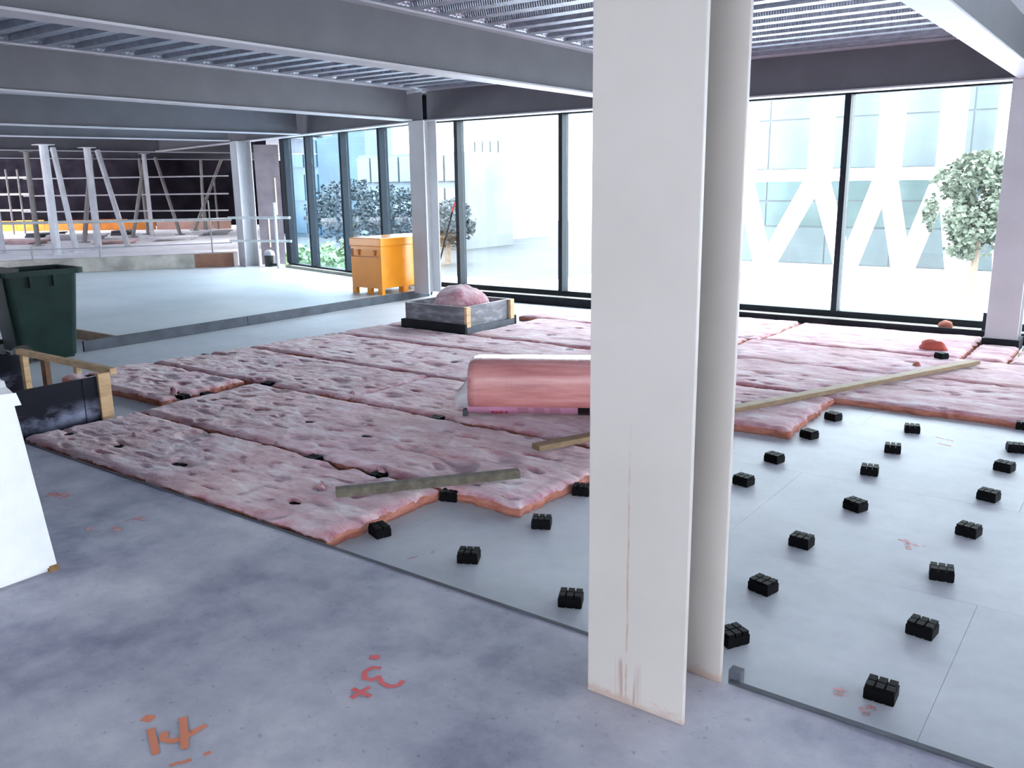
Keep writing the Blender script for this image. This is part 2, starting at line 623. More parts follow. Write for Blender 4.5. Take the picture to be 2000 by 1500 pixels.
marks('orange sprayed i4 on the concrete at the lower left',
      [[(279, 1402), (300, 1405)], [(294, 1424), (300, 1450), (305, 1474)], [(322, 1430), (319, 1446), (338, 1448), (360, 1442), (382, 1428), (403, 1417)], [(357, 1402), (360, 1430), (361, 1464)]], 0.024, M_PORANGE)
marks('red sprayed i, curl and small cross on the near concrete',
      [[(722, 1284), (742, 1284)], [(744, 1306), (728, 1304), (713, 1312), (711, 1325), (726, 1329), (740, 1322), (745, 1334), (760, 1342), (778, 1339), (788, 1330)],
       [(688, 1346), (706, 1354), (724, 1361)], [(686, 1365), (703, 1354), (722, 1343)]], 0.018, M_PRED)
marks('faint orange dashes cut by the bottom edge below the i4', [[(330, 1496), (350, 1490)], [(352, 1491), (374, 1484)], [(398, 1475), (412, 1470)]], 0.014, M_PORANGE)
marks('faded red arrow and dashes on concrete near the pink wool edge',
      [[(166, 1033), (182, 1033)], [(216, 1034), (238, 1034)], [(222, 1028), (236, 1038)], [(246, 1020), (262, 1014), (280, 1010)], [(262, 1012), (284, 1018)]], 0.030, M_PFADE)
marks('faded orange blotch on concrete beside the white box', [[(88, 970), (110, 965), (140, 968)], [(100, 962), (125, 974)]], 0.05, M_PFADE)
marks('thin pale red tick on the sheet floor among the left pads', [[(795, 1092), (817, 1087)], [(842, 1082), (850, 1076)]], 0.016, M_PFADE, ZL)
marks('faded pink squiggle on the sheet floor between the right pad rows', [[(1756, 1056), (1766, 1053), (1776, 1062), (1790, 1066), (1808, 1067)], [(1768, 1060), (1776, 1074)]], 0.022, M_PFADE, ZL)
marks('pale pink patch on the sheet floor left of the frontmost pad', [[(1628, 1348), (1656, 1346)], [(1626, 1356), (1658, 1358)], [(1634, 1362), (1650, 1350)]], 0.022, M_PFADE, ZL)
marks('red smudge on the sheet floor in front of the frontmost pad', [[(1676, 1385), (1700, 1380), (1712, 1388)], [(1684, 1392), (1700, 1396)]], 0.022, M_PFADE, ZL)
marks('very faint pink writing on the sheet floor below the far wool edge', [[(1828, 854), (1845, 858), (1862, 862)], [(1832, 866), (1858, 872)]], 0.02, M_PFADE, ZL)


# ---------------------------------------------------------------- columns
def h_column(name, label, loc, w, d, ztop, mat, rz=0.0, tf=0.018, tw=0.012, wrap=False):
    t_ = thing(name, label, 'column', loc, rz)
    for s in (-1, 1):
        y0 = s * d / 2 - (tf if s > 0 else 0)
        MB().box((-w / 2, y0, 0), (w / 2, y0 + tf, ztop)).build('flange', mat, t_, bevel=0.003)
    MB().box((-tw / 2, -d / 2 + tf, 0), (tw / 2, d / 2 - tf, ztop)).build('web', mat, t_)
    if wrap:
        g_ = 0.02
        wr = MB()
        wr.box((-w / 2 - g_, -d / 2 - g_, 0), (w / 2 + g_, -d / 2 - 0.001, 0.115))
        wr.box((-w / 2 - g_, d / 2 + 0.001, 0), (w / 2 + g_, d / 2 + g_, 0.115))
        wr.box((-w / 2 - g_, -d / 2 - 0.001, 0), (-w / 2 - 0.001, d / 2 + 0.001, 0.115))
        wr.box((w / 2 + 0.001, -d / 2 - 0.001, 0), (w / 2 + g_, d / 2 + 0.001, 0.115))
        wr.build('foam_wrap', M['foam_black'], t_)
    return t_


h_column('steel_column', 'large pale steel column in the foreground with a rust run down its face', (-1.145, 2.31, 0), 0.335, 0.30, ZD, M_COL)
h_column('steel_column', 'grey steel column at the right edge with a black foam collar', (-1.13, 9.72, ZL), 0.285, 0.28, ZB + 0.05, M['steel_primer'], wrap=True)
h_column('steel_column', 'pale steel column standing beside the orange tool chest', (-8.67, 9.62, ZR), 0.29, 0.28, ZB - 0.05, M['steel_primer'])
h_column('steel_column', 'distant pale steel column at the end of the concrete upstand', (-14.87, 11.12, ZR), 0.33, 0.30, ZB - 0.05, M['steel_primer'], math.radians(-14))


# ---------------------------------------------------------------- beams and deck
def i_beam(label, p, q, z0=ZB, z1=ZD, w=0.2, mat='web_primer_shaded'):
    p, q = Vector((*p, 0)), Vector((*q, 0))
    t_ = thing('steel_beam', label, 'beam', (p.x, p.y, z0), math.atan2((q - p).y, (q - p).x))
    L = (q - p).length
    h = z1 - z0
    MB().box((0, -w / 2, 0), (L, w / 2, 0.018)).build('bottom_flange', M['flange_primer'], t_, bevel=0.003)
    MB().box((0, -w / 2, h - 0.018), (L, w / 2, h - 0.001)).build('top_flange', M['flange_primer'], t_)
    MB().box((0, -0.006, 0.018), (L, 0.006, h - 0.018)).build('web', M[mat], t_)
    return t_


YB = -4.5
i_beam('steel beam from the big column to the right-edge column', (-1.13, YB), (-1.13, 9.585))
i_beam('second steel beam from the right, passing behind the big column', (-4.97, YB), (-4.97, 9.61))
i_beam('steel beam landing on the column beside the orange tool chest', (-8.8, YB), (-8.8, 9.45))
b3 = i_beam('slanting steel beam between the two left window columns', (-14.8, -4.2), (-12.42, 10.5))
b4 = i_beam('steel beam landing on the distant column at the upstand', (-18.3, -2.8), (-14.95, 10.9))
i_beam('first steel beam beyond the distant column', (-24.0, -1.5), (-19.4, 17.0))
i_beam('farthest steel beam above the dark opening', (-29.5, 0.0), (-24.2, 20.0))
pb = i_beam('perimeter steel beam above the straight window wall', (-8.66, 9.72), (7, 9.72))
i_beam('perimeter steel beam above the bent left windows', (-8.8, 9.77), (-20.0, 12.57))

ce = struct('ceiling')
# every bay: one profiled sheet, flat pans with closed-end ribs rising into the slab
def deck(x0, x1, y0, y1):
    pitch, wp = 0.305, 0.115
    prof = []
    y = y0
    while y < y1:
        prof += [(y, 0), (y + wp, 0), (y + wp + 0.014, 1), (y + pitch - 0.014, 1)]
        y += pitch
    prof.append((y, 0))
    st_ = [(x0, 0), (x0 + 0.16, 0), (x0 + 0.19, 0.55), (x0 + 0.24, 0.92), (x0 + 0.30, 1.0), (x1 - 0.30, 1), (x1 - 0.24, 0.92), (x1 - 0.19, 0.55), (x1 - 0.16, 0), (x1, 0)]
    mb = MB()
    n_ = len(prof)
    for (x, k) in st_:
        for (yy, r) in prof:
            mb.v.append((x, yy, ZD + 0.052 * k * r))
    for i in range(len(st_) - 1):
        for j in range(n_ - 1):
            a = i * n_ + j
            mb.f.append((a, a + 1, a + n_ + 1, a + n_))
            mb.mi.append(0)
    return mb.build('deck_sheet', M_DECK, ce)


bays = [(-29, -24.0, -4.5, 18), (-24.0, -19.0, -4.5, 17), (-19.0, -14.6, -4.5, 12.3), (-14.6, -12.4, -4.5, 11.9), (-12.4, -8.8, -4.5, 11.0), (-8.8, -4.97, -4.5, 10.3), (-4.97, -1.13, -4.5, 10.3), (-1.13, 7.0, -4.5, 10.3)]
for b_ in bays:
    deck(*b_)
for b_ in bays:
    MB().box((b_[0], b_[2], ZD + 0.06), (b_[1], b_[3] + 0.3, ZD + 0.25)).build('slab', M['soffit_concrete'], ce)

# ---------------------------------------------------------------- glazed walls
ZS = 0.13
MX = [-8.55, -6.70, -4.82, -2.93, -1.08, 0.80, 2.68, 4.56, 6.44]


def glazing(name, p, q, mull, gmat, z0=ZS, z1=2.52, mw=0.06, md=0.15):
    """frame with deep mullions; local x runs along the wall"""
    p, q = Vector((*p, 0)), Vector((*q, 0))
    o = struct(name)
    o.location = p
    o.rotation_euler = (0, 0, math.atan2((q - p).y, (q - p).x))
    L = (q - p).length
    FB = M['frame_black']
    MB().box((0, -0.06, 0.055), (L, 0.07, z0)).build('sill_frame', FB, o)
    MB().box((0, -0.05, z1), (L, 0.07, z1 + 0.07)).build('head_frame', FB, o)
    MB().box((0, 0.0, z1 + 0.071), (L, 0.06, ZD + 0.25)).build('spandrel_panel', FB, o)
    for x, w in mull:
        MB().box((x - w / 2, -md + 0.05, z0 + 0.001), (x + w / 2, 0.06, z1 - 0.001)).build('mullion', FB, o)
    edges = [(0, 0)] + list(mull) + [(L, 0)]
    for (a, wa), (b, wb) in zip(edges[:-1], edges[1:]):
        if b - a - (wa + wb) / 2 < 0.1:
            continue
        MB().box((a + wa / 2 + 0.001, 0.012, z0 + 0.001), (b - wb / 2 - 0.001, 0.02, z1 - 0.001)).build('glass_pane', gmat, o)
    return o


glazing('window_1', (XK, YW), (7.0, YW), [(x - XK, 0.065) for x in MX], M_GLASS)
LW = math.hypot(XK + 14.0, fy(-14.0) - YW)
ux = (XK + 14.0) / LW
glazing('window_2', (-14.0, fy(-14.0)), (XK - 0.002, YW), [((x + 14.0) / ux, w) for x, w in ((-13.88, 0.2), (-12.93, 0.07), (-11.65, 0.07), (-10.40, 0.07))] + [(LW - 0.03, 0.07)], M_GLASS2, mw=0.07)
tag(MB().box((XK + 0.5, 10.031, ZL + 0.001), (6.95, 10.239, 0.054)).build('window_ledge', M['ledge_beige']), 'beige ledge at the foot of the straight window wall', 'ledge')
lg = MB()
lg.prism([(-9.35, 10.17), (-9.3, 10.24), (-13.95, 11.39), (-13.98, 11.30)], ZR + 0.001, 0.1)
tag(lg.build('window_ledge', M['ledge_beige']), 'beige ledge below the bent left windows', 'ledge')

# ---------------------------------------------------------------- isolation pads
def pad_mesh():
    mb = MB()
    w, d = 0.095, 0.078
    mb.box((-w / 2, -d / 2, 0.004), (w / 2, d / 2, 0.040))
    for i in range(3):
        for j in range(2):
            cx = (i - 1) * w / 3
            cy = (j - 0.5) * d / 2
            mb.box((cx - w / 6 + 0.003, cy - d / 4 + 0.003, 0.040), (cx + w / 6 - 0.003, cy + d / 4 - 0.003, 0.054))
            mb.box((cx - w / 6 + 0.003, cy - d / 4 + 0.003, 0.0), (cx + w / 6 - 0.003, cy + d / 4 - 0.003, 0.004))
    return mb


PAD = None
PADXY = []


def pad(x, y, rz, label, group=None, z=ZL):
    global PAD
    if PAD is None:
        o = pad_mesh().build('isolation_pad', M['rubber'])
        PAD = o
    else:
        o = PAD.copy()
        col.objects.link(o)
    o.location = (x, y, z)
    o.rotation_euler = (0, 0, math.radians(rz))
    for k in ('label', 'category', 'group'):
        if k in o:
            del o[k]
    tag(o, label, 'rubber pad', group)
    PADXY.append((x, y))
    return o


ORD = ['frontmost', 'second', 'third', 'fourth', 'fifth', 'sixth', 'farthest']
rowC = [(1720, 1362, 2), (1800, 1238, -6), (1838, 1129, 12), (1891, 1045, -12), (1930, 976, -12), (1961, 919, -14), (1982, 882, 16)]
rowB = [(1430, 1254, 60), (1490, 1154, -14), (1565, 1066, -4), (1670, 995, -22), (1698, 926, 10), (1743, 883, 12), (1781, 844, 15)]
rowA = [(1452, 946, -12), (1512, 902, -16), (1580, 855, -22), (1627, 820, -22)]
for i, (px, py, r) in enumerate(rowC):
    p = G(px, py, ZL)
    pad(p.x, p.y, r, ['frontmost black studded pad in the right-hand row on the sheet floor', 'second black pad from the front in the right-hand row', 'third black pad from the front in the right-hand row', 'fourth black pad from the front in the right-hand row',
                      'fifth black pad from the front in the right-hand row', 'sixth black pad from the front, near the right edge', 'farthest black pad of the right-hand row, at the right edge'][i], 'isolation pads on the sheet floor')
for i, (px, py, r) in enumerate(rowB):
    p = G(px, py, ZL)
    pad(p.x, p.y, r, ['black pad half hidden behind the big column foot', 'second black pad of the middle row, just right of the column', 'third black pad from the front in the middle row', 'fourth black pad from the front in the middle row',
                      'fifth black pad from the front in the middle row', 'sixth black pad from the front in the middle row', 'farthest black pad of the middle row, below the wool edge'][i], 'isolation pads on the sheet floor')
for i, (px, py, r) in enumerate(rowA):
    p = G(px, py, ZL)
    pad(p.x, p.y, r, ['black pad touching the right outline of the big column', 'second black pad of the row beside the wool corner', 'third black pad of that row, right of the wool corner', 'small far black pad below the long timber'][i], 'isolation pads on the sheet floor')
for (px, py, r, lb) in ((742, 1045, -20, 'leftmost black pad, at the pink wool corner by the slab edge'), (916, 1095, 28, 'black pad alone between the slab edge and the pink wool'),
                        (1058, 1029, 28, 'black pad right of the pointed wool corner'), (1136, 965, 20, 'black pad left of the column against the wool edge'),
                        (1115, 1180, 25, 'black pad just left of the big column near the slab edge')):
    p = G(px, py, ZL)
    pad(p.x, p.y, r, lb, 'isolation pads on the sheet floor')
for (x, y) in ((-1.70, 3.28), (-1.69, 3.83)):
    pad(x, y, 14, 'black pad standing behind the big column', 'isolation pads behind the column')
for (px, py, r, lb) in ((880, 976, 20, 'black pad wedged between two wool ends under the grey batten'), (1671, 786, 0, 'black pad set in the cut wool edge below the long timber'),
                        (1822, 808, 4, 'black pad set in the middle of the far cut wool edge'), (1999, 838, 4, 'black pad in the wool edge at the right picture edge')):
    p = G(px, py, ZL)
    pad(p.x, p.y, r, lb, 'isolation pads at the wool edge')

# ---------------------------------------------------------------- pink wool blankets
NOP = mnoise.noise
HOLES = []


def wool(label, x0, x1, y0, y1, res=0.02, holes=(), lift=0.0, skew=(0, 0), seed=0.0, ztop=0.019, ragged=0.026, amp=0.6):
    """one blanket: uneven quilted top with slits over the pads, cut sides; skew moves the two x ends at the far side"""
    nx = max(8, int((x1 - x0) / res))
    ny = max(6, int((y1 - y0) / res))
    V, F, mi = [], [], []
    for j in range(ny + 1):
        v = j / ny
        for i in range(nx + 1):
            u = i / nx
            x = x0 + skew[0] * v + (x1 - x0 + (skew[1] - skew[0]) * v) * u
            y = y0 + (y1 - y0) * v
            e = min(u * (x1 - x0), (1 - u) * (x1 - x0), v * (y1 - y0), (1 - v) * (y1 - y0))
            z = ztop + lift
            z += 0.010 * NOP(Vector((x * 1.9, y * 3.2, seed)))
            z += amp * 0.018 * (abs(NOP(Vector((x * 4.2, y * 9, seed + 3)))) - 0.2)
            z += amp * 0.009 * NOP(Vector((x * 13, y * 26, seed + 7)))
            z += amp * 0.006 * NOP(Vector((x * 38, y * 60, seed + 9)))
            z -= 0.022 * max(0.0, 1 - e / 0.05) ** 2
            # soft dimples
            dn = NOP(Vector((x * 3.1 + 11, y * 6.3, seed + 5)))
            if dn > 0.34:
                z -= amp * (dn - 0.34) * 0.12
            dn = NOP(Vector((x * 7.3 + 31, y * 17, seed + 15)))
            if dn > 0.36:
                z -= amp * (dn - 0.36) * 0.12
            for (hx, hy, ha, hb) in holes:
                q = ((x - hx) / ha) ** 2 + ((y - hy) / hb) ** 2
                if q < 1:
                    z = min(z, -0.022)
                elif q < 3.2:
                    z -= 0.012 * (3.2 - q) / 2.2
            if i in (0, nx):
                x += ragged * NOP(Vector((y * 9, seed + 1, 2.0))) + 0.5 * ragged * NOP(Vector((y * 33, seed, 1.0)))
            if j in (0, ny):
                y += ragged * NOP(Vector((x * 7, seed + 2, 4.0))) + 0.5 * ragged * NOP(Vector((x * 31, seed, 5.0)))
            V.append((x, y, max(z, ZL + 0.012)))
    for j in range(ny):
        for i in range(nx):
            a = j * (nx + 1) + i
            F.append((a, a + 1, a + nx + 2, a + nx + 1))
            mi.append(0)
    ring = [i for i in range(nx + 1)] + [j * (nx + 1) + nx for j in range(1, ny + 1)] + [ny * (nx + 1) + i for i in range(nx - 1, -1, -1)] + [j * (nx + 1) for j in range(ny - 1, 0, -1)]
    k = len(V)
    n_ = len(ring)
    cx, cy = (x0 + x1) / 2, (y0 + y1) / 2
    for r in ring:      # bulging middle and foot of the side
        x, y, z = V[r]
        b = 0.004 + 0.006 * NOP(Vector((x * 15, y * 15, seed)))
        V.append((x + (b if x > cx else -b) * (abs(x - cx) > (x1 - x0) / 2 - 0.03), y + (b if y > cy else -b) * (abs(y - cy) > (y1 - y0) / 2 - 0.03), (z + ZL + lift) / 2))
    for r in ring:
        x, y, z = V[r]
        V.append((x, y, ZL + 0.001 + lift * 0.6))
    for i in range(n_):
        j = (i + 1) % n_
        F += [(ring[j], ring[i], k + i, k + j), (k + j, k + i, k + n_ + i, k + n_ + j)]
        mi += [1, 1]
    F.append(tuple(k + n_ + i for i in reversed(range(n_))))
    mi.append(1)
    mb = MB()
    mb.v, mb.f, mb.mi = V, F, mi
    o = mb.build('insulation_blanket', [M_WOOL, M_WSIDE], smooth=True)
    tag(o, label, 'insulation', 'pink wool blankets on the floor')
    return o


PX0, PDX, PY0, PDY = -0.55, -0.5715, 2.735, 0.545
rh = random.Random(3)


def holes_for(x0, x1, y0, y1, keep=0.8, pads_in=True):
    hs = []
    for i in range(-4, 16):
        for j in range(0, 14):
            x = PX0 + PDX * i + rh.uniform(-0.05, 0.05)
            y = PY0 + PDY * j + rh.uniform(-0.04, 0.04)
            if x0 + 0.09 < x < x1 - 0.09 and y0 + 0.07 < y < y1 - 0.07 and rh.random() < keep:
                hs.append((x, y, rh.uniform(0.022, 0.040), rh.uniform(0.013, 0.024)))
                if pads_in and y < 8.2:
                    pad(x, y, rh.uniform(-20, 20), 'black pad showing through a slit in the pink wool', 'isolation pads under the wool', ZL + 0.004)
    return hs


W_ = [
    ('front pink wool blanket lying along the edge of the near slab', -5.88, -2.95, 2.505, 3.31, 0.0125, (0.0, 0.0), 0.9),
    ('pink wool blanket with the pointed corner under the grey batten', -5.90, -2.44, 3.345, 4.40, 0.0125, (-0.05, 0.05), 0.75),
    ('leftmost pink wool blanket behind the timber-framed black form', -7.60, -6.07, 3.62, 4.41, 0.014, (0.02, -0.05), 0.7),
    ('pink wool blanket under the left part of the third row', -7.52, -4.9, 4.45, 5.41, 0.015, (0.1, 0.0), 0.7),
    ('pink wool blanket under the wrapped roll', -4.87, -2.25, 4.45, 5.41, 0.015, (0.0, 0.02), 0.6),
    ('pink wool blanket left of the row in front of the square form', -7.40, -4.45, 5.45, 6.51, 0.018, (0.1, 0.0), 0.7),
    ('pink wool blanket whose pale corner shows right of the big column', -4.42, -1.80, 5.45, 6.52, 0.016, (0.0, -0.03), 0.7),
    ('pink wool blanket around the front of the square form', -7.30, -3.32, 6.56, 7.20, 0.02, (0.05, 0.0), 0.6),
    ('pale wool blanket with the brown cut edge at the right', -3.28, 1.6, 6.565, 7.60, 0.018, (0.0, 0.0), 0.7),
    ('pink wool blanket left of the square form', -7.25, -7.0, 7.25, 8.2, 0.03, (0.1, 0.0), 0.0),
    ('pale wool blanket right of the square form', -5.97, -3.33, 7.26, 8.60, 0.024, (0.0, 0.0), 0.6),
    ('pale wool blanket under the far end of the long timber', -3.28, 1.6, 7.65, 8.60, 0.022, (0.0, 0.0), 0.6),
    ('farthest wool blanket, at the foot of the windows behind the square form', -6.3, -3.22, 8.65, 9.96, 0.03, (0.7, 0.0), 0.5),
    ('white-looking wool blanket at the window foot left of the right column', -3.18, -1.33, 8.65, 9.96, 0.03, (0.0, 0.0), 0.5),
    ('white-looking wool blanket at the window foot right of the right column', -0.92, 1.6, 8.65, 9.96, 0.03, (0.0, 0.0), 0.5),
]
SEAM = []
for px, py, r, lb in ((356, 772, 10, 'black pad in the torn gap behind the timber-framed form, left of two'), (404, 768, -8, 'black pad in the torn gap behind the timber-framed form, right of two'),
                      (523, 748, 12, 'black pad at the torn seam in the middle of the wool'), (612, 893, 0, 'black pad in the long seam of the front blanket'),
                      (738, 926, 5, 'black pad in the seam left of the grey batten'), (853, 815, 8, 'black pad in the seam left of the wrapped roll')):
    q = G(px, py, 0.0)
    pad(q.x, q.y, r, lb, 'isolation pads at torn seams', ZL + 0.002)
    SEAM.append((q.x, q.y, 0.075, 0.05))
for i, (lb, x0, x1, y0, y1, res, sk_, keep) in enumerate(W_):
    hs = holes_for(x0, x1, y0, y1, keep) + SEAM
    wool(lb, x0, x1, y0, y1, res, hs, seed=i * 13.7, skew=sk_, amp=0.55 if i < 5 else 0.38)
wool('small wool strip in front of the right-edge column', -1.29, -0.96, 8.64, 9.52, 0.03, seed=301.0)


def lump(name, label, cat, c, size, mat, seed, seg=14, amp=0.25, base_flat=True):
    """irregular rounded lump resting on its base"""
    mb = MB()
    for j in range(seg + 1):
        th = math.pi * j / seg
        for i in range(seg * 2):
            ph = math.pi * i / seg
            d = Vector((math.sin(th) * math.cos(ph), math.sin(th) * math.sin(ph), math.cos(th)))
            r = 1 + amp * NOP(d * 1.7 + Vector((seed, 0, 0))) + amp * 0.4 * NOP(d * 5 + Vector((0, seed, 0)))
            z = d.z * r * size[2]
            if base_flat:
                z = max(z, -size[2] * 0.5)
            mb.v.append((d.x * r * size[0], d.y * r * size[1], z + size[2] * 0.5))
    n_ = seg * 2
    for j in range(seg):
        for i in range(n_):
            k = (i + 1) % n_
            mb.f.append((j * n_ + i, (j + 1) * n_ + i, (j + 1) * n_ + k, j * n_ + k))
            mb.mi.append(0)
    o = mb.build(name, mat, smooth=True)
    o.location = c
    return tag(o, label, cat)


# ---------------------------------------------------------------- wool tufts torn up along the seams
for i, (px, py, s, lb) in enumerate(((262, 858, 0.028, 'white tuft standing up beside a slit in the front blanket'), (340, 772, 0.05, 'pale torn tuft beside the black gap near the form'),
                                     (688, 773, 0.03, 'small white tuft on the seam in front of the wrapped roll'), (744, 925, 0.03, 'white tuft beside the gap left of the grey batten'),
                                     (630, 955, 0.03, 'pale curl of wool at the left end of the grey batten'))):
    p = G(px, py, 0.0)
    o = lump('wool_tuft', lb, 'insulation', (p.x, p.y, 0.008), (s * 0.7, s * 0.3, s * 0.75), M_WOOL, 4.0 + i * 3, 10, 0.95)

# ---------------------------------------------------------------- wrapped roll
def roll():
    p, q = G(912, 822, 0.012), G(1155, 826, 0.012)
    d = Vector((q.x - p.x, q.y - p.y, 0)).normalized()
    L = 1.28
    t_ = thing('insulation_pack', 'plastic-wrapped pink insulation pack lying on the wool left of the column', 'insulation pack', (p.x, p.y, 0.034), math.atan2(d.y, d.x))
    # cross-section: rounded, flattened at the foot
    N = 40
    sec = []
    for a in range(N):
        th = 2 * math.pi * a / N
        cx, cz = math.cos(th), math.sin(th)
        e = 0.72
        sec.append((0.215 + 0.215 * math.copysign(abs(cx) ** e, cx), 0.195 + 0.2 * math.copysign(abs(cz) ** e, cz)))
    stations = [(0.0, 0.80), (0.012, 0.92), (0.035, 0.985)] + [(0.06 + (L - 0.12) * k / 24, 1.0) for k in range(25)] + [(L - 0.035, 0.985), (L - 0.012, 0.92), (L, 0.8)]
    mb = MB()
    for (x, s) in stations:
        for (yy, zz) in sec:
            w_ = 1 + 0.012 * NOP(Vector((x * 9, yy * 3, zz * 3))) + 0.006 * NOP(Vector((x * 30, yy * 6, zz * 6)))
            mb.v.append((x, 0.215 + (yy - 0.215) * s * w_, max(0.0, 0.195 + (zz - 0.195) * s * w_)))
    for i in range(len(stations) - 1):
        for a in range(N):
            b = (a + 1) % N
            mb.f.append((i * N + b, i * N + a, (i + 1) * N + a, (i + 1) * N + b))
            mb.mi.append(0)
    mb.f.append(tuple(range(N)))
    mb.f.append(tuple((len(stations) - 1) * N + a for a in reversed(range(N))))
    mb.mi += [0, 0]
    mb.build('wool_bundle', M_PACK, t_, smooth=True)
    # printed band low on the front, following the bulge
    def front(z):
        # front y of the section at height z
        c = abs((z - 0.195) / 0.2)
        c = min(c, 1.0) ** (1 / 0.72)
        return 0.215 - 0.215 * (math.sqrt(max(0.0, 1 - c * c)) ** 0.72)
    zb = [0.004 + 0.0145 * k for k in range(6)]
    def band(name, xa, xb, z0, z1, mat, off):
        m2 = MB()
        zz = [z0 + (z1 - z0) * k / 4 for k in range(5)]
        for k in range(4):
            m2.poly([(xa, front(zz[k]) - off, zz[k]), (xb, front(zz[k]) - off, zz[k]), (xb, front(zz[k + 1]) - off, zz[k + 1]), (xa, front(zz[k + 1]) - off, zz[k + 1])])
        return m2.build(name, mat, t_)
    band('printed_band', 0.0, L - 0.02, 0.012, 0.078, M['pack_print_lilac'], 0.007)
    for k, (xa, xb) in enumerate(((0.165, 0.185), (0.19, 0.215), (0.222, 0.245), (0.262, 0.28))):
        band('red_print', xa, xb, 0.016, 0.042 if k != 1 else 0.036, M['print_red'], 0.0095)
    for xa in (0.35, 0.46, 0.57):
        for z_ in (0.030, 0.042, 0.054, 0.066):
            band('grey_print', xa, xa + 0.075, z_, z_ + 0.006, M['print_grey'], 0.0095)
    band('black_label', 0.765, 0.845, 0.006, 0.080, M['black_plastic'], 0.0100)
    # gathered clear film at the visible end
    fm = MB()
    n_ = 18
    rings = [(0.02, 0.86), (-0.02, 0.62), (-0.06, 0.42), (-0.10, 0.40)]
    for r_, (x, s) in enumerate(rings):
        for a in range(n_):
            th = 2 * math.pi * a / n_
            w_ = 1 + 0.28 * NOP(Vector((math.cos(th) * 3, math.sin(th) * 3, x * 12)))
            fm.v.append((x - 0.02 * (r_ > 1) * NOP(Vector((th * 3, x, 5))), 0.19 + 0.19 * s * w_ * math.cos(th), max(0.005, 0.16 + 0.17 * s * w_ * math.sin(th) - 0.03 * r_)))
    for r_ in range(len(rings) - 1):
        for a in range(n_):
            b = (a + 1) % n_
            fm.f.append((r_ * n_ + a, r_ * n_ + b, (r_ + 1) * n_ + b, (r_ + 1) * n_ + a))
            fm.mi.append(0)
    fm.build('film_tail', M_FILM, t_, smooth=True)
    MB().box((-0.035, 0.03, 0.0), (0.0, 0.075, 0.05)).build('dark_end_fold', M['foam_slate'], t_, bevel=0.006)


roll()


# ---------------------------------------------------------------- loose timbers
def timber(name, label, p, q, w, h, mat, z):
    p, q = Vector((p[0], p[1], z)), Vector((q[0], q[1], z))
    d = q - p
    t_ = MB().box((0, -w / 2, 0), (d.length, w / 2, h)).build(name, mat, bevel=0.003)
    t_.location = p
    t_.rotation_euler = (0, 0, math.atan2(d.y, d.x))
    return tag(t_, label, 'timber')


a, b = G(1046, 884, 0.02), G(1905, 714, 0.02)
timber('timber_length', 'long pale timber lying across the wool behind the big column', a, b, 0.085, 0.034, M['timber_tan'], 0.036)
a, b = G(657, 975, 0.02), G(1014, 937, 0.02)
timber('timber_batten', 'short weathered grey batten lying over two wool ends', a, b, 0.055, 0.045, M['timber_grey'], 0.036)

# ---------------------------------------------------------------- timber-framed black form at the left
f1 = thing('formwork_box', 'black plywood form with pale timber frame around a floor opening at the left', 'formwork', (-5.97, 2.50, ZL))
MB().box((-0.02, 0.0, 0.001), (0.0, 0.58, 0.355)).build('ply_panel', M_FPLY, f1)
MB().box((0.0, 0.475, 0.001), (0.004, 0.478, 0.355)).build('panel_joint', M['foam_black'], f1)
MB().box((-0.03, 0.582, 0.001), (0.02, 0.672, 0.375)).build('corner_post', M['timber_pale'], f1, bevel=0.003)
MB().bar((0.02, 0.70, 0.375), (-1.42, 0.70, 0.372), 0.05, 0.045).build('top_rail', M['timber_pale'], f1, bevel=0.003)
MB().box((-1.36, 0.675, 0.001), (-1.31, 0.72, 0.349)).build('post', M['timber_pale'], f1)
MB().box((-1.16, 0.74, 0.001), (-1.09, 0.78, 0.34)).build('brown_post', M['timber_brown'], f1)
MB().box((-0.52, 0.68, 0.30), (-0.47, 0.72, 0.35)).build('cleat', M['timber_pale'], f1)
MB().box((-1.45, 0.0, 0.001), (-1.43, 0.72, 0.345)).build('ply_panel', M_FPLY, f1)

# ---------------------------------------------------------------- square form with wool in it
f2 = thing('formwork_box', 'square grey plywood form with black foam base and pink wool heaped inside', 'formwork', (-6.48, 7.72, ZL))
s = 0.44
zt = 0.345
MB().box((-s, -s, 0.001), (s, -s + 0.02, zt)).build('ply_panel', M_FGREY, f2)
MB().box((-s, s - 0.02, 0.001), (s, s, zt)).build('ply_panel', M_FGREY, f2)
MB().box((-s, -s + 0.021, 0.001), (-s + 0.02, s - 0.021, zt)).build('ply_panel', M_FGREY, f2)
MB().box((s - 0.02, -s + 0.021, 0.001), (s, s - 0.021, zt)).build('ply_panel', M_FGREY, f2)
MB().box((s + 0.001, -s, 0.12), (s + 0.035, -s + 0.07, zt)).build('corner_post', M['timber_pale'], f2)
MB().box((s + 0.001, s - 0.07, 0.12), (s + 0.035, s, zt)).build('corner_post', M['timber_pale'], f2)
e = s + 0.04
MB().box((-e, -e, 0.001), (e, -s - 0.001, 0.155)).build('foam_base', M['foam_black'], f2, bevel=0.004)
MB().box((-e, s + 0.001, 0.001), (e, e, 0.155)).build('foam_base', M['foam_black'], f2, bevel=0.004)
MB().box((-e, -s, 0.001), (-s - 0.001, s, 0.155)).build('foam_base', M['foam_black'], f2, bevel=0.004)
MB().box((s + 0.001, -s, 0.001), (e, s, 0.119)).build('foam_base', M['foam_slate'], f2, bevel=0.004)
lump('wool_heap', 'rounded heap of pink wool bulging out of the square form', 'insulation', (-6.48, 7.76, ZL + 0.01), (0.36, 0.36, 0.345), M_WSIDE, 2.0, 18, 0.12)
bpy.data.objects['wool_heap'].data.materials[0] = M_WOOL

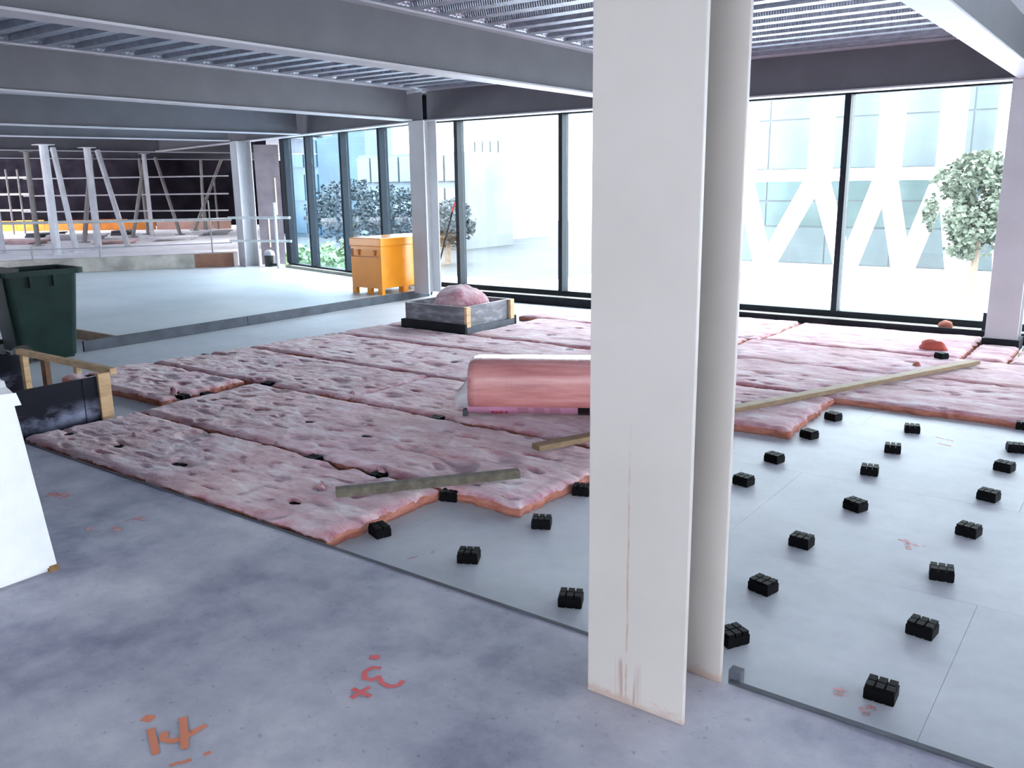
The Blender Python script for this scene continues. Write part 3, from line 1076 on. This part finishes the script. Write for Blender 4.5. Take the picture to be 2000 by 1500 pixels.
# ---------------------------------------------------------------- wheelie bin
def wheelie():
    t_ = thing('wheelie_bin', 'dark green wheelie bin standing at the end of the dark floor strip', 'bin', (-8.96, 4.10, ZL), math.radians(85))
    # tapered body, open top: local -y side faces the photographer's right, wheels at -x
    def ring(z, hx, hy, r=0.06, n=5):
        pts = []
        for cx, cy, a0 in ((hx - r, hy - r, 0), (-hx + r, hy - r, 90), (-hx + r, -hy + r, 180), (hx - r, -hy + r, 270)):
            for k in range(n):
                a_ = math.radians(a0 + 90 * k / (n - 1))
                pts.append((cx + r * math.cos(a_), cy + r * math.sin(a_), z))
        return pts
    mb = MB()
    rs = [ring(0.03, 0.27, 0.22), ring(0.10, 0.275, 0.225), ring(0.5, 0.31, 0.25), ring(0.86, 0.34, 0.275), ring(0.86, 0.325, 0.26), ring(0.2, 0.27, 0.215)]
    n_ = len(rs[0])
    for r_ in rs:
        mb.v += r_
    for i in range(len(rs) - 1):
        for a in range(n_):
            b = (a + 1) % n_
            mb.f.append((i * n_ + a, i * n_ + b, (i + 1) * n_ + b, (i + 1) * n_ + a))
            mb.mi.append(0)
    mb.f.append(tuple(reversed(range(n_))))
    mb.f.append(tuple(5 * n_ + a for a in range(n_)))
    mb.mi += [0, 0]
    mb.build('body', M['bin_green'], t_, smooth=False, bevel=0.004)
    rim = MB()
    for (z, hx, hy) in ((0.85, 0.345, 0.28), (0.85, 0.39, 0.325), (0.90, 0.39, 0.325), (0.90, 0.345, 0.28)):
        rim.v += ring(z, hx, hy, 0.07)
    for i in range(4):
        for a in range(n_):
            b = (a + 1) % n_
            rim.f.append((i * n_ + a, i * n_ + b, ((i + 1) % 4) * n_ + b, ((i + 1) % 4) * n_ + a))
            rim.mi.append(0)
    rim.build('rim', M['bin_green'], t_)
    for yy in (-0.1, 0.12):
        MB().box((0.335, yy - 0.012, 0.74), (0.37, yy + 0.012, 0.85)).build('rim_rib', M['bin_green'], t_)
    for xx in (-0.12, 0.1):
        MB().box((xx - 0.012, -0.305, 0.74), (xx + 0.012, -0.265, 0.85)).build('rim_rib', M['bin_green'], t_)
    MB().tube([(-0.44, -0.24, 0.90), (-0.44, 0.24, 0.90)], 0.018).build('handle', M['bin_green'], t_)
    for yy in (-0.22, 0.22):
        MB().box((-0.45, yy - 0.02, 0.86), (-0.36, yy + 0.02, 0.92)).build('handle_bracket', M['bin_green'], t_)
    # lid tipped back, hanging behind the wheels side
    lid = MB()
    lid.poly([(-0.41, -0.30, 0.93), (-0.41, 0.30, 0.93), (-0.50, 0.29, 0.22), (-0.50, -0.29, 0.22)])
    lid.poly([(-0.43, -0.30, 0.93), (-0.52, -0.29, 0.22), (-0.52, 0.29, 0.22), (-0.43, 0.30, 0.93)])
    lid.poly([(-0.41, -0.30, 0.93), (-0.50, -0.29, 0.22), (-0.52, -0.29, 0.22), (-0.43, -0.30, 0.93)])
    lid.poly([(-0.41, 0.30, 0.93), (-0.43, 0.30, 0.93), (-0.52, 0.29, 0.22), (-0.50, 0.29, 0.22)])
    lid.poly([(-0.41, -0.30, 0.93), (-0.43, -0.30, 0.93), (-0.43, 0.30, 0.93), (-0.41, 0.30, 0.93)])
    lid.poly([(-0.50, -0.29, 0.22), (-0.50, 0.29, 0.22), (-0.52, 0.29, 0.22), (-0.52, -0.29, 0.22)])
    lid.build('lid', M['bin_green_light'], t_)
    MB().bar((-0.42, -0.30, 0.94), (-0.22, -0.30, 0.90), 0.03, 0.06).build('lid_lip', M['black_plastic'], t_)
    for yy in (-0.265, 0.265):
        w_ = MB().tube([(-0.27, yy - 0.025, 0.10), (-0.27, yy + 0.025, 0.10)], 0.10, 24).build('wheel', M['black_plastic'], t_)
        MB().tube([(-0.27, yy - 0.03, 0.10), (-0.27, yy + 0.03, 0.10)], 0.055, 18).build('hub', M['silver_wheel'], w_)
    MB().tube([(-0.27, -0.24, 0.10), (-0.27, 0.24, 0.10)], 0.012).build('axle', M['silver_wheel'], t_)
    MB().box((0.12, -0.17, 0.0), (0.25, 0.17, 0.032)).build('foot', M['bin_green'], t_)


wheelie()


# ---------------------------------------------------------------- orange tool chest
def chest():
    t_ = thing('tool_chest', 'bright orange steel site tool chest beside the window column', 'tool chest', (-9.33, 9.02, ZR))
    O = M['cabinet_orange']
    w, d, h = 0.31, 1.2, 0.80
    MB().box((-w, 0, 0.09), (w, d, 0.70)).build('body', O, t_, bevel=0.006)
    MB().box((-w - 0.012, -0.012, 0.701), (w + 0.012, d + 0.012, h + 0.02)).build('lid', O, t_, bevel=0.01)
    MB().box((-w - 0.002, -0.006, 0.545), (w - 0.04, -0.0005, 0.556)).build('seam', M['cabinet_dark_orange'], t_)
    MB().box((-w + 0.006, -0.004, 0.56), (-w + 0.06, -0.0005, 0.66)).build('side_slot', M['cabinet_dark_orange'], t_)
    for x in (-0.13, 0.20):
        hd = MB().box((x - 0.012, -0.02, 0.57), (x + 0.012, -0.0005, 0.65)).build('latch', M['cabinet_dark_orange'], t_)
        MB().box((x - 0.03, -0.022, 0.63), (x + 0.03, -0.0005, 0.645)).build('latch_bar', M['cabinet_dark_orange'], hd)
    for (x0, x1) in ((-w, -w + 0.085), (0.0, 0.08), (w - 0.085, w)):
        mb = MB()
        mb.box((x0, 0.0, 0.0), (x1, 0.06, 0.09))
        mb.build('foot', O, t_)
    for (x0, x1) in ((-w, -w + 0.085), (w - 0.085, w)):
        MB().box((x0, d - 0.1, 0.0), (x1, d, 0.09)).build('foot', O, t_)
    MB().box((w - 0.1, 0.45, 0.0), (w, 0.55, 0.09)).build('foot', O, t_)


chest()

# ---------------------------------------------------------------- white wrapped box at the left edge
def whitebox():
    t_ = thing('wrapped_box', 'white film-wrapped box at the left edge with a torn top corner', 'box', (-3.66, 1.62, 0))
    # local: face at x = 0 (towards +x), edge at y = 0, extends to -x and -y
    X, Y, H = 0.85, 1.5, 0.79
    mb = MB()

    def wall(p0, du, dv, nu, nv, nrm):
        k = len(mb.v)
        for j in range(nv + 1):
            for i in range(nu + 1):
                p = Vector(p0) + Vector(du) * (i / nu) + Vector(dv) * (j / nv)
                a_ = 0.006 * NOP(p * 4) + 0.003 * NOP(p * 14)
                p = p + Vector(nrm) * a_
                p.y -= 0.085 * p.z / H
                mb.v.append(tuple(p))
        for j in range(nv):
            for i in range(nu):
                a_ = k + j * (nu + 1) + i
                mb.f.append((a_, a_ + 1, a_ + nu + 2, a_ + nu + 1))
                mb.mi.append(0)
    wall((0, -Y, 0.02), (0, Y, 0), (0, 0, H - 0.02), 40, 24, (1, 0, 0))
    wall((0, 0, 0.02), (-X, 0, 0), (0, 0, H - 0.02), 30, 24, (0, 1, 0))
    wall((-X, 0, 0.02), (0, -Y, 0), (0, 0, H - 0.02), 10, 6, (-1, 0, 0))
    wall((-X, -Y, 0.02), (X, 0, 0), (0, 0, H - 0.02), 10, 6, (0, -1, 0))
    wall((-X, -Y, H), (X, 0, 0), (0, Y, 0), 10, 10, (0, 0, 1))
    mb.build('wrapped_body', M['white_film'], t_, smooth=False)
    MB().box((-X, -Y, 0.0), (-0.02, -0.02, 0.03)).build('carton_base', M['white_film'], t_)
    MB().box((-0.03, -0.035, 0.0), (0.004, 0.003, 0.028)).build('carton_corner', M['cardboard'], t_)
    tb = MB()
    n_ = 30
    for i in range(n_ + 1):
        x = 0.012 - 0.7 * i / n_
        rise = min(1.0, i / 9) * 0.10
        zz = H + 0.012 + rise + 0.030 * NOP(Vector((x * 11, 3, 1))) + 0.020 * NOP(Vector((x * 45, 1, 4)))
        yj = 0.012 * NOP(Vector((x * 30, 7, 2)))
        tb.v += [(x, -0.30, H - 0.03), (x, -0.24 + yj, zz), (x, -0.075 + yj, zz - 0.01), (x, -0.06 + yj, H - 0.04)]
    for i in range(n_):
        for k in range(3):
            a_ = i * 4 + k
            tb.f.append((a_, a_ + 4, a_ + 5, a_ + 1))
            tb.mi.append(0)
    tb.f += [(0, 1, 2, 3), (n_ * 4 + 3, n_ * 4 + 2, n_ * 4 + 1, n_ * 4)]
    tb.mi += [0, 0]
    tb.build('torn_top', M['white_film'], t_)


whitebox()

# ---------------------------------------------------------------- odds and ends
p = G(1822, 685, 0.01)
o = lump('wool_scrap', 'brick-red wool offcut lying on the pale wool near the right column', 'insulation', (p.x, p.y, 0.012), (0.12, 0.05, 0.07), M['scrap_red'], 9.0, 10, 0.3)
p = G(1838, 703, 0.01)
pad(p.x, p.y, -36, 'loose black pad lying on top of the pale wool near the right column', None, 0.024)
p = G(1790, 717, 0.01)
lump('wool_scrap', 'tiny pink curl of wool beside the far end of the long timber', 'insulation', (p.x, p.y, 0.014), (0.03, 0.03, 0.03), M_WSIDE, 5.0, 8, 0.3)
lump('wool_scrap', 'small pale pink scrap sitting on the window ledge', 'insulation', (-1.72, 10.10, 0.056), (0.075, 0.045, 0.05), M_WSIDE, 6.0, 10, 0.2)
tag(MB().box((-1.375, 10.10, 0.055), (-1.335, 10.14, 0.24)).build('ledge_bracket', M['frame_black']), 'short black bracket standing on the window ledge by the right column', 'bracket')
po = thing('long_pole', 'thin dark pole with a red tip leaning on the window beside the column', 'pole', (-8.93, 9.98, ZL))
a, b = Vector((0, 0, 0.01)), Vector((0.33, 0.23, 1.40))
MB().tube([a, a.lerp(b, 0.9)], 0.011, 8).build('shaft', M['frame_black'], po)
MB().tube([a.lerp(b, 0.9), b], 0.014, 8).build('red_tip', M['red_tape'], po)

# edge-protection tubes by the distant column
rp = thing('guard_rail', 'pale scaffold-tube guard rail in front of the distant column', 'guard rail', (-14.9, 10.72, ZR))
D = Vector((1.28, 0.48, 0))
MB().tube([(0, 0, 0.98), (D.x, D.y, 0.98)], 0.026, 10).build('top_tube', M['galv_tube'], rp)
MB().tube([(0.0, 0.0, 0.53), (D.x, D.y, 0.53)], 0.024, 10).build('mid_tube', M['galv_tube'], rp)
vp_ = D * 0.80
MB().tube([(vp_.x, vp_.y - 0.05, 0.0), (vp_.x, vp_.y - 0.05, 1.27)], 0.028, 10).build('standard_tube', M['galv_tube'], rp)
pil = thing('wrapped_pillar', 'mauve-grey plastic-wrapped pillar between the distant column and the windows', 'pillar', (-14.85, 11.72, ZR), math.radians(51))
MB().box((-0.24, -0.12, 0), (0.24, 0.12, ZB - 0.1)).build('pillar_core', M['wrapped_concrete'], pil)
for x in (-0.06, 0.12):
    MB().box((x, -0.128, 0.35 if x < 0 else 1.0), (x + 0.03, -0.1205, 0.95 if x < 0 else 1.75)).build('pale_tape', M['ledge_beige'], pil)
sd = thing('site_vacuum', 'small dark machine on the floor between the guard rail and the distant column', 'machine', (-14.45, 11.30, ZR))
MB().tube([(0, 0, 0.0), (0, 0, 0.22)], [0.10, 0.11], 16).build('drum', M['black_plastic'], sd)
MB().tube([(0, 0, 0.221), (0, 0, 0.30), (0, 0, 0.33)], [0.11, 0.09, 0.03], 16).build('head', M['silver_wheel'], sd)
MB().tube([(0.1, -0.02, 0.05), (0.2, -0.08, 0.04), (0.26, 0.0, 0.04), (0.2, 0.06, 0.04)], 0.03, 8).build('hose', M['black_plastic'], sd)

# ---------------------------------------------------------------- upstand and the area beyond it
ua, ub = Vector((-18.2, 6.25, 0)), Vector((-15.11, 10.92, 0))
ud = (ub - ua).normalized()
un = Vector((-ud.y, ud.x, 0))          # away from the camera side
up_ = thing('concrete_upstand', 'low rough concrete upstand along the far end of the finished slab', 'upstand', (ua.x, ua.y, ZR), math.atan2(ud.y, ud.x))
UL = (ub - ua).length
MB().box((0, 0.0, 0.001), (UL - 0.75, 0.2, 0.27)).build('concrete_length', M['upstand_concrete'], up_, bevel=0.01)
MB().box((UL - 0.748, 0.0, 0.001), (UL, 0.06, 0.27)).build('ply_end', M['upstand_ply'], up_)

ZF = 0.33
far_fl = MB().prism([(-18.34, 6.42), (-15.28, 11.15), (-15.45, 11.95), (-28.5, 21.87), (-40, 22), (-40, 2), (-19, 2)], ZL, ZF).build('floor_far_slab', M['debris_white'], None, kind='structure')


def dep(px, py, z):
    return G(px, py, z)


def far_pt(px, depth, z):
    """point at a pixel column of the far area: given distance along the view axis and height"""
    lo, hi = -2000.0, 3000.0
    d0 = RIGHT * (px - 1000) + FWD * FPX
    # solve the row for that height
    for _ in range(50):
        mid = (lo + hi) / 2
        d = d0 + DOWN * (mid - 750)
        if (EYE + d * (depth / FPX)).z > z:
            lo = mid
        else:
            hi = mid
    return EYE + (d0 + DOWN * ((lo + hi) / 2 - 750)) * (depth / FPX)


ZT = 2.49
props = [
    ('thick pale steel prop just beyond the upstand, third from the left', (96, 17.6), (112, 17.6), 0.085, 'prop_paint', 'rake_a'),
    ('pale upright prop in the middle of the far opening', (179, 19.0), (193, 19.0), 0.075, 'prop_paint', None),
    ('slim tan prop near the left edge of the far opening', (64, 20.5), (75, 20.5), 0.06, 'prop_dull', None),
    ('thin prop nearer the right end of the far opening', (286, 22.5), (298, 22.5), 0.055, 'prop_paint', None),
    ('pale prop cut by the left picture edge', (-4, 18.2), (6, 18.2), 0.06, 'prop_paint', None),
]
for lb, (pt, dt), (pb_, db), w, mt, _ in props:
    a, b = far_pt(pb_, db, ZF), far_pt(pb_, db, ZT)
    pr = thing('steel_prop', lb, 'prop', (a.x, a.y, ZF), group='props beyond the upstand')
    MB().tube([(0, 0, 0.012), (0, 0, ZT - ZF - 0.012)], w, 10).build('prop_tube', M[mt], pr)
    MB().box((-w * 1.8, -w * 1.8, 0), (w * 1.8, w * 1.8, 0.012)).build('base_plate', M[mt], pr)
    MB().box((-w * 1.8, -w * 1.8, ZT - ZF - 0.012), (w * 1.8, w * 1.8, ZT - ZF)).build('head_plate', M[mt], pr)
rakes = [('raking prop leaning right from the thick prop head', 103, 150, 18.2, 'prop_paint', 0.06), ('long raking prop leaning right from the middle prop head', 190, 250, 19.6, 'prop_paint', 0.06),
         ('faint raking prop at the right of the far opening', 303, 352, 24.5, 'prop_dull', 0.05), ('dull prop leaning left behind the middle prop', 178, 165, 21.5, 'prop_dull', 0.06),
         ('dull prop leaning left behind the thin prop', 283, 260, 23.5, 'prop_dull', 0.05), ('second dull prop crossing behind the thin prop', 272, 289, 25.0, 'prop_dull', 0.045),
         ('dark raking brace beside the distant column', 432, 380, 27.0, 'prop_dull', 0.05), ('dark upright brace left of the distant column', 392, 399, 27.5, 'prop_dull', 0.045)]
for lb, p1, p2, dd, mt, w in rakes:
    a, b = far_pt(p1, dd, ZT - 0.02), far_pt(p2, dd, ZF)
    pr = thing('raking_prop', lb, 'prop', (b.x, b.y, ZF), group='props beyond the upstand')
    MB().tube([(0, 0, 0.02), tuple(a - b)], w, 8).build('prop_tube', M[mt], pr)
    MB().box((-0.1, -0.1, 0), (0.1, 0.1, 0.03)).build('base_plate', M[mt], pr)

# scaffold beyond: ledgers and standards
def ledger(label, px0, px1, d0, d1, z, mat, r=0.026):
    a, b = far_pt(px0, d0, z), far_pt(px1, d1, z)
    o_ = MB().tube([(0, 0, 0), tuple((b - a) * 0.5), tuple(b - a)], r, 8).build('scaffold_tube', M[mat])
    o_.location = a
    return tag(o_, label, 'scaffold tube', 'scaffold tubes in the far opening')


ledger('long pale horizontal tube just above the orange boards', -30, 452, 18.2, 19.0, 0.94, 'galv_tube', 0.032)
ledger('top horizontal scaffold tube across the dark opening', 46, 446, 24.5, 23.5, 1.93, 'prop_paint', 0.02)
ledger('second horizontal scaffold tube across the dark opening', 46, 446, 24.5, 23.5, 1.46, 'prop_paint', 0.02)
ledger('third horizontal scaffold tube across the dark opening', 46, 446, 24.5, 23.5, 1.02, 'prop_paint', 0.02)
ledger('short scaffold tube at the upper left of the opening', -30, 60, 27, 26.5, 2.0, 'prop_dull', 0.03)
ledger('second short scaffold tube at the left of the opening', -30, 60, 27, 26.5, 1.5, 'prop_dull', 0.03)
ledger('lowest short scaffold tube at the left of the opening', -30, 60, 27, 26.5, 1.02, 'prop_dull', 0.03)
for k, px in enumerate((22, 44, 398, 421)):
    a = far_pt(px + 6, 26.0 + 0.2 * k, ZF)
    o_ = MB().tube([(0, 0, 0), (0, 0, 1.9 if k < 2 else 1.5)], 0.03, 8).build('scaffold_tube', M['prop_dull'])
    o_.location = a
    tag(o_, ['leftmost upright scaffold tube in the dark opening', 'second upright scaffold tube from the left in the opening', 'upright scaffold tube left of the distant column', 'short upright scaffold tube touching the distant column'][k], 'scaffold tube', 'scaffold tubes in the far opening')
# wire rail along the upstand
wr = thing('wire_rail', 'thin wire rail with posts on top of the concrete upstand', 'guard rail', (ua.x, ua.y, ZR + 0.271), math.atan2(ud.y, ud.x))
MB().tube([(0, 0.1, 0.20), (UL * 0.5, 0.1, 0.185), (UL, 0.1, 0.20)], 0.010, 6).build('wire', M['silver_wheel'], wr)
for k in (0.35, 0.56, 0.93):
    MB().tube([(UL * k, 0.1, 0.0), (UL * k, 0.1, 0.24 if k < 0.9 else 1.05)], 0.016, 6).build('post', M['prop_dull'], wr)

# boards along the far side and debris
def board_row(label, px0, px1, dpt, z0, z1, mat, n):
    a, b = far_pt(px0, dpt, z0), far_pt(px1, dpt, z0)
    d = b - a
    t_ = thing('edge_board', label, 'board', (a.x, a.y, ZF), math.atan2(d.y, d.x))
    L = Vector((d.x, d.y)).length
    for k in range(n):
        MB().box((L * k / n + 0.01, 0, z0 - ZF), (L * (k + 1) / n - 0.01, 0.04, z1 - ZF + 0.02 * math.sin(k * 2.1))).build('board', M[mat], t_)
    return t_


board_row('row of bright orange edge boards across the far opening', -20, 305, 28.0, ZF, 0.66, 'board_orange', 6)
board_row('row of pinkish boards right of the orange boards', 306, 452, 28.0, ZF, 0.64, 'board_pink', 4)
for i, (px, dd, sx, sy, sz, mt, lb) in enumerate((
        (30, 21.5, 1.5, 0.7, 0.10, 'debris_pink', 'low pink stack on the far slab at the left'),
        (150, 23.0, 1.4, 0.6, 0.14, 'debris_white', 'white sheet stack behind the thick prop'),
        (225, 21.0, 0.9, 0.4, 0.08, 'debris_pink', 'thin pink sheet pile behind the raking prop'),
        (335, 22.0, 1.0, 0.5, 0.10, 'debris_white', 'white sheet pile right of the thin prop'),
        (412, 24.5, 1.0, 0.5, 0.12, 'debris_white', 'white sheet pile left of the distant column'),
        (90, 24.5, 1.0, 0.5, 0.12, 'foam_slate', 'dark bundle behind the tan prop'),
        (240, 25.0, 0.8, 0.4, 0.13, 'wrapped_concrete', 'grey bundle below the thin prop'))):
    c = far_pt(px, dd, ZF)
    mb = MB()
    for k in range(3):
        j = 0.04 * (k - 1)
        mb.box((-sx / 2 + j, -sy / 2 - j, sz * k / 3 + 0.001), (sx / 2 + j * 2, sy / 2 + j, sz * (k + 1) / 3), rz=0.1 * k)
    o_ = mb.build('sheet_pile', M[mt], bevel=0.01)
    o_.location = c
    o_.rotation_euler = (0, 0, 0.4 + 0.3 * i)
    tag(o_, lb, 'sheet pile')
# dark far wall
bw = far_pt(-200, 31, 0)
bw2 = far_pt(560, 31, 0)
dw = (bw2 - bw)
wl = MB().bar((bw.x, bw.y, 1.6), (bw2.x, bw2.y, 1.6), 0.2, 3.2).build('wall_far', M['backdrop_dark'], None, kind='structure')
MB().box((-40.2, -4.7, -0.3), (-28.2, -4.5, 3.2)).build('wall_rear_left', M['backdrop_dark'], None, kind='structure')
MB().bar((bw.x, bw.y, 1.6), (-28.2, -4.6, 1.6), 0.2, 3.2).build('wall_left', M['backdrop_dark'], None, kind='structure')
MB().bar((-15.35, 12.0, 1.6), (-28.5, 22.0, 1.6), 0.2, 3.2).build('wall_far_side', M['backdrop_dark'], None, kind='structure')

# walls behind and right of the photographer: plastered, with unseen openings added in both to light the column
WO = [(-1.5, 1.9)]
simple('plaster', (0.45, 0.45, 0.46), 0.8)
wb = struct('wall_rear')
MB().box((-28.2, -4.7, -0.3), (WO[0][0], -4.5, 3.18)).build('wall_panel', M['plaster'], wb)
MB().box((WO[0][1], -4.7, -0.3), (7.2, -4.5, 3.18)).build('wall_panel', M['plaster'], wb)
MB().box((WO[0][0], -4.7, 2.6), (WO[0][1], -4.5, 3.18)).build('wall_panel', M['plaster'], wb)
MB().box((WO[0][0], -4.7, -0.3), (WO[0][1], -4.5, 0.15)).build('wall_panel', M['plaster'], wb)
wr_ = struct('wall_right')
for a, b in (((7.0, -4.5, -0.3), (7.2, 1.0, 3.18)), ((7.0, 5.0, -0.3), (7.2, 10.36, 3.18)), ((7.0, 1.0, 2.5), (7.2, 5.0, 3.18)), ((7.0, 1.0, -0.3), (7.2, 5.0, 0.3))):
    MB().box(a, b).build('wall_panel', M['plaster'], wr_)

# ---------------------------------------------------------------- outside
ZG = -4.2
MB().box((-160, 10.6, ZG - 0.2), (160, 200, ZG)).build('ground_plaza', M['plaza_pale'], None, kind='structure')


def out_pt(px, py, Y):
    d = RIGHT * (px - 1000) + DOWN * (py - 750) + FWD * FPX
    return EYE + d * ((Y - EYE.y) / d.y)


YV = 58.0
vb = thing('braced_building', 'white building frame on zigzag struts seen through the right windows', 'building', (0, YV, ZG))


def vp(px, py):
    q = out_pt(px, py, YV)
    return Vector((q.x, 0, q.z - ZG))


bot = [vp(1420, 520), vp(1492, 522), vp(1652, 522), vp(1763, 522), vp(1868, 522), vp(1960, 522), vp(2050, 522)]
top = [vp(1452, 338), vp(1598, 338), vp(1732, 332), vp(1850, 326), vp(1962, 322), vp(2060, 318)]
for k in range(len(top)):
    for a, b in ((bot[k], top[k]), (top[k], bot[k + 1])):
        MB().bar((a.x, 0, 0.01), (b.x, 0, b.z), 0.95, 1.0, (0, 1, 0)).build('strut', M['white_concrete'], vb) if a is bot[k] else \
            MB().bar((a.x, 0, a.z), (b.x, 0, 0.01), 0.95, 0.9, (0, 1, 0)).build('strut', M['white_concrete'], vb)
for k in range(len(top)):
    MB().box((top[k].x - 0.55, -0.52, top[k].z - 0.6), (top[k].x + 0.75, 0.5, 16)).build('upper_column', M['white_concrete'], vb)
MB().box((top[0].x - 6, -0.3, top[1].z - 0.5), (top[-1].x + 2, 0.4, top[1].z + 0.25)).build('edge_slab', M['white_concrete'], vb)
gb = thing('glazed_block', 'pale green glazed block standing behind the white zigzag struts', 'building', (0, YV + 5, ZG))
x0, x1 = bot[0].x - 8, bot[-1].x + 12
for k, (z0, z1, mt) in enumerate(((0, 2.6, 'glass_pale'), (2.6, 4.4, 'glass_green'), (4.4, 6.6, 'glass_green'), (6.6, 10, 'glass_pale'), (10, 18, 'glass_pale'))):
    n_ = 9
    for i in range(n_):
        MB().box((x0 + (x1 - x0) * i / n_ + 0.05, 0, z0 + 0.06), (x0 + (x1 - x0) * (i + 1) / n_ - 0.05, 0.3, z1 - 0.06)).build('glass_panel', M[mt], gb)
MB().box((x0, 0.05, 0), (x1, 8, 18)).build('block_core', M['block_grey'], gb)


def tree(label, c, r, h, mat, seed, cat='tree', n=900, ls=0.35):
    t_ = thing('street_tree', label, cat, (c[0], c[1], ZG), group='street trees')
    MB().tube([(0, 0, 0), (0.1, 0, h * 0.35), (0.0, 0.1, h * 0.6)], [0.22, 0.16, 0.08], 8).build('trunk', M['bark'], t_)
    rr = random.Random(seed)
    mb = MB()
    for _ in range(n):
        while True:
            q = Vector((rr.uniform(-1, 1), rr.uniform(-1, 1), rr.uniform(-1, 1)))
            if 0.25 < q.length < 1 and NOP(q * 2.4 + Vector((seed, 0, 0))) > -0.02:
                break
        p_ = Vector((q.x * r, q.y * r, h * 0.62 + q.z * h * 0.38))
        a_ = Vector((rr.uniform(-1, 1), rr.uniform(-1, 1), rr.uniform(-0.6, 0.6))).normalized() * ls
        b_ = a_.cross(Vector((rr.uniform(-1, 1), rr.uniform(-1, 1), rr.uniform(-1, 1)))).normalized() * ls * 0.7
        mb.poly([p_ - a_, p_ + b_, p_ + a_, p_ - b_])
    o_ = mb.build('foliage', mat, t_)
    o_['kind'] = 'stuff'
    return t_


c = out_pt(1905, 470, 50)
tree('pale leafy street tree in front of the zigzag struts', (c.x, c.y), 2.6, 7.2, M['leaf_pale'], 3, n=5000, ls=0.17)
MB().box((-160, 16, ZG + 0.001), (-30, 120, ZG + 0.02)).build('ground_road', M['asphalt'], None, kind='structure')
# town seen through the left windows
def tower(label, px0, px1, Y, ztop, mat, mat2, nx, nz, dpt=8):
    a, b = out_pt(px0, 400, Y), out_pt(px1, 400, Y)
    t_ = thing('city_block', label, 'building', ((a.x + b.x) / 2, Y, ZG))
    w = abs(b.x - a.x)
    MB().box((-w / 2, 0.31, 0), (w / 2, dpt, ztop - ZG)).build('walls', M[mat2], t_)
    hh = (ztop - ZG) / nz
    for i in range(nx):
        for j in range(nz):
            MB().box((-w / 2 + w * i / nx + 0.06 * w / nx, 0, hh * j + 0.12 * hh), (-w / 2 + w * (i + 1) / nx - 0.06 * w / nx, 0.3, hh * (j + 1) - 0.1 * hh)).build('window', M[mat], t_)
    return t_


tower('blue glass tower seen through the leftmost window', 530, 622, 70, 34, 'glass_blue', 'glass_blue', 4, 10)
tower('pale grey block right of the blue glass tower', 640, 690, 84, 24, 'glass_pale', 'block_grey', 3, 9)
tower('long low grey block across the street behind the tool chest', 700, 900, 62, 4.6, 'glass_pale', 'block_grey', 7, 3)
tower('pale block faintly visible through the middle window', 915, 990, 76, 6.5, 'glass_pale', 'white_concrete', 5, 4)
for i, (px, Y, r, h, mt, lb) in enumerate(((690, 46, 3.6, 6.4, 'leaf_dark', 'dark street tree seen above the orange tool chest'), (770, 55, 3.4, 6.0, 'leaf_dark', 'dark street tree left of the window column'),
                                           (872, 50, 2.2, 5.0, 'leaf_dark', 'dark street tree beside the leaning pole'), (592, 23, 1.5, 3.6, 'leaf_bright', 'bright green shrub outside the leftmost window'),
                                           (668, 27, 1.7, 3.5, 'leaf_bright', 'bright green shrub outside the second left window'))):
    c = out_pt(px, 420, Y)
    tree(lb, (c.x, c.y), r, h, M[mt], 11 + i, 'tree' if h > 4 else 'shrub', 3000, 0.15)
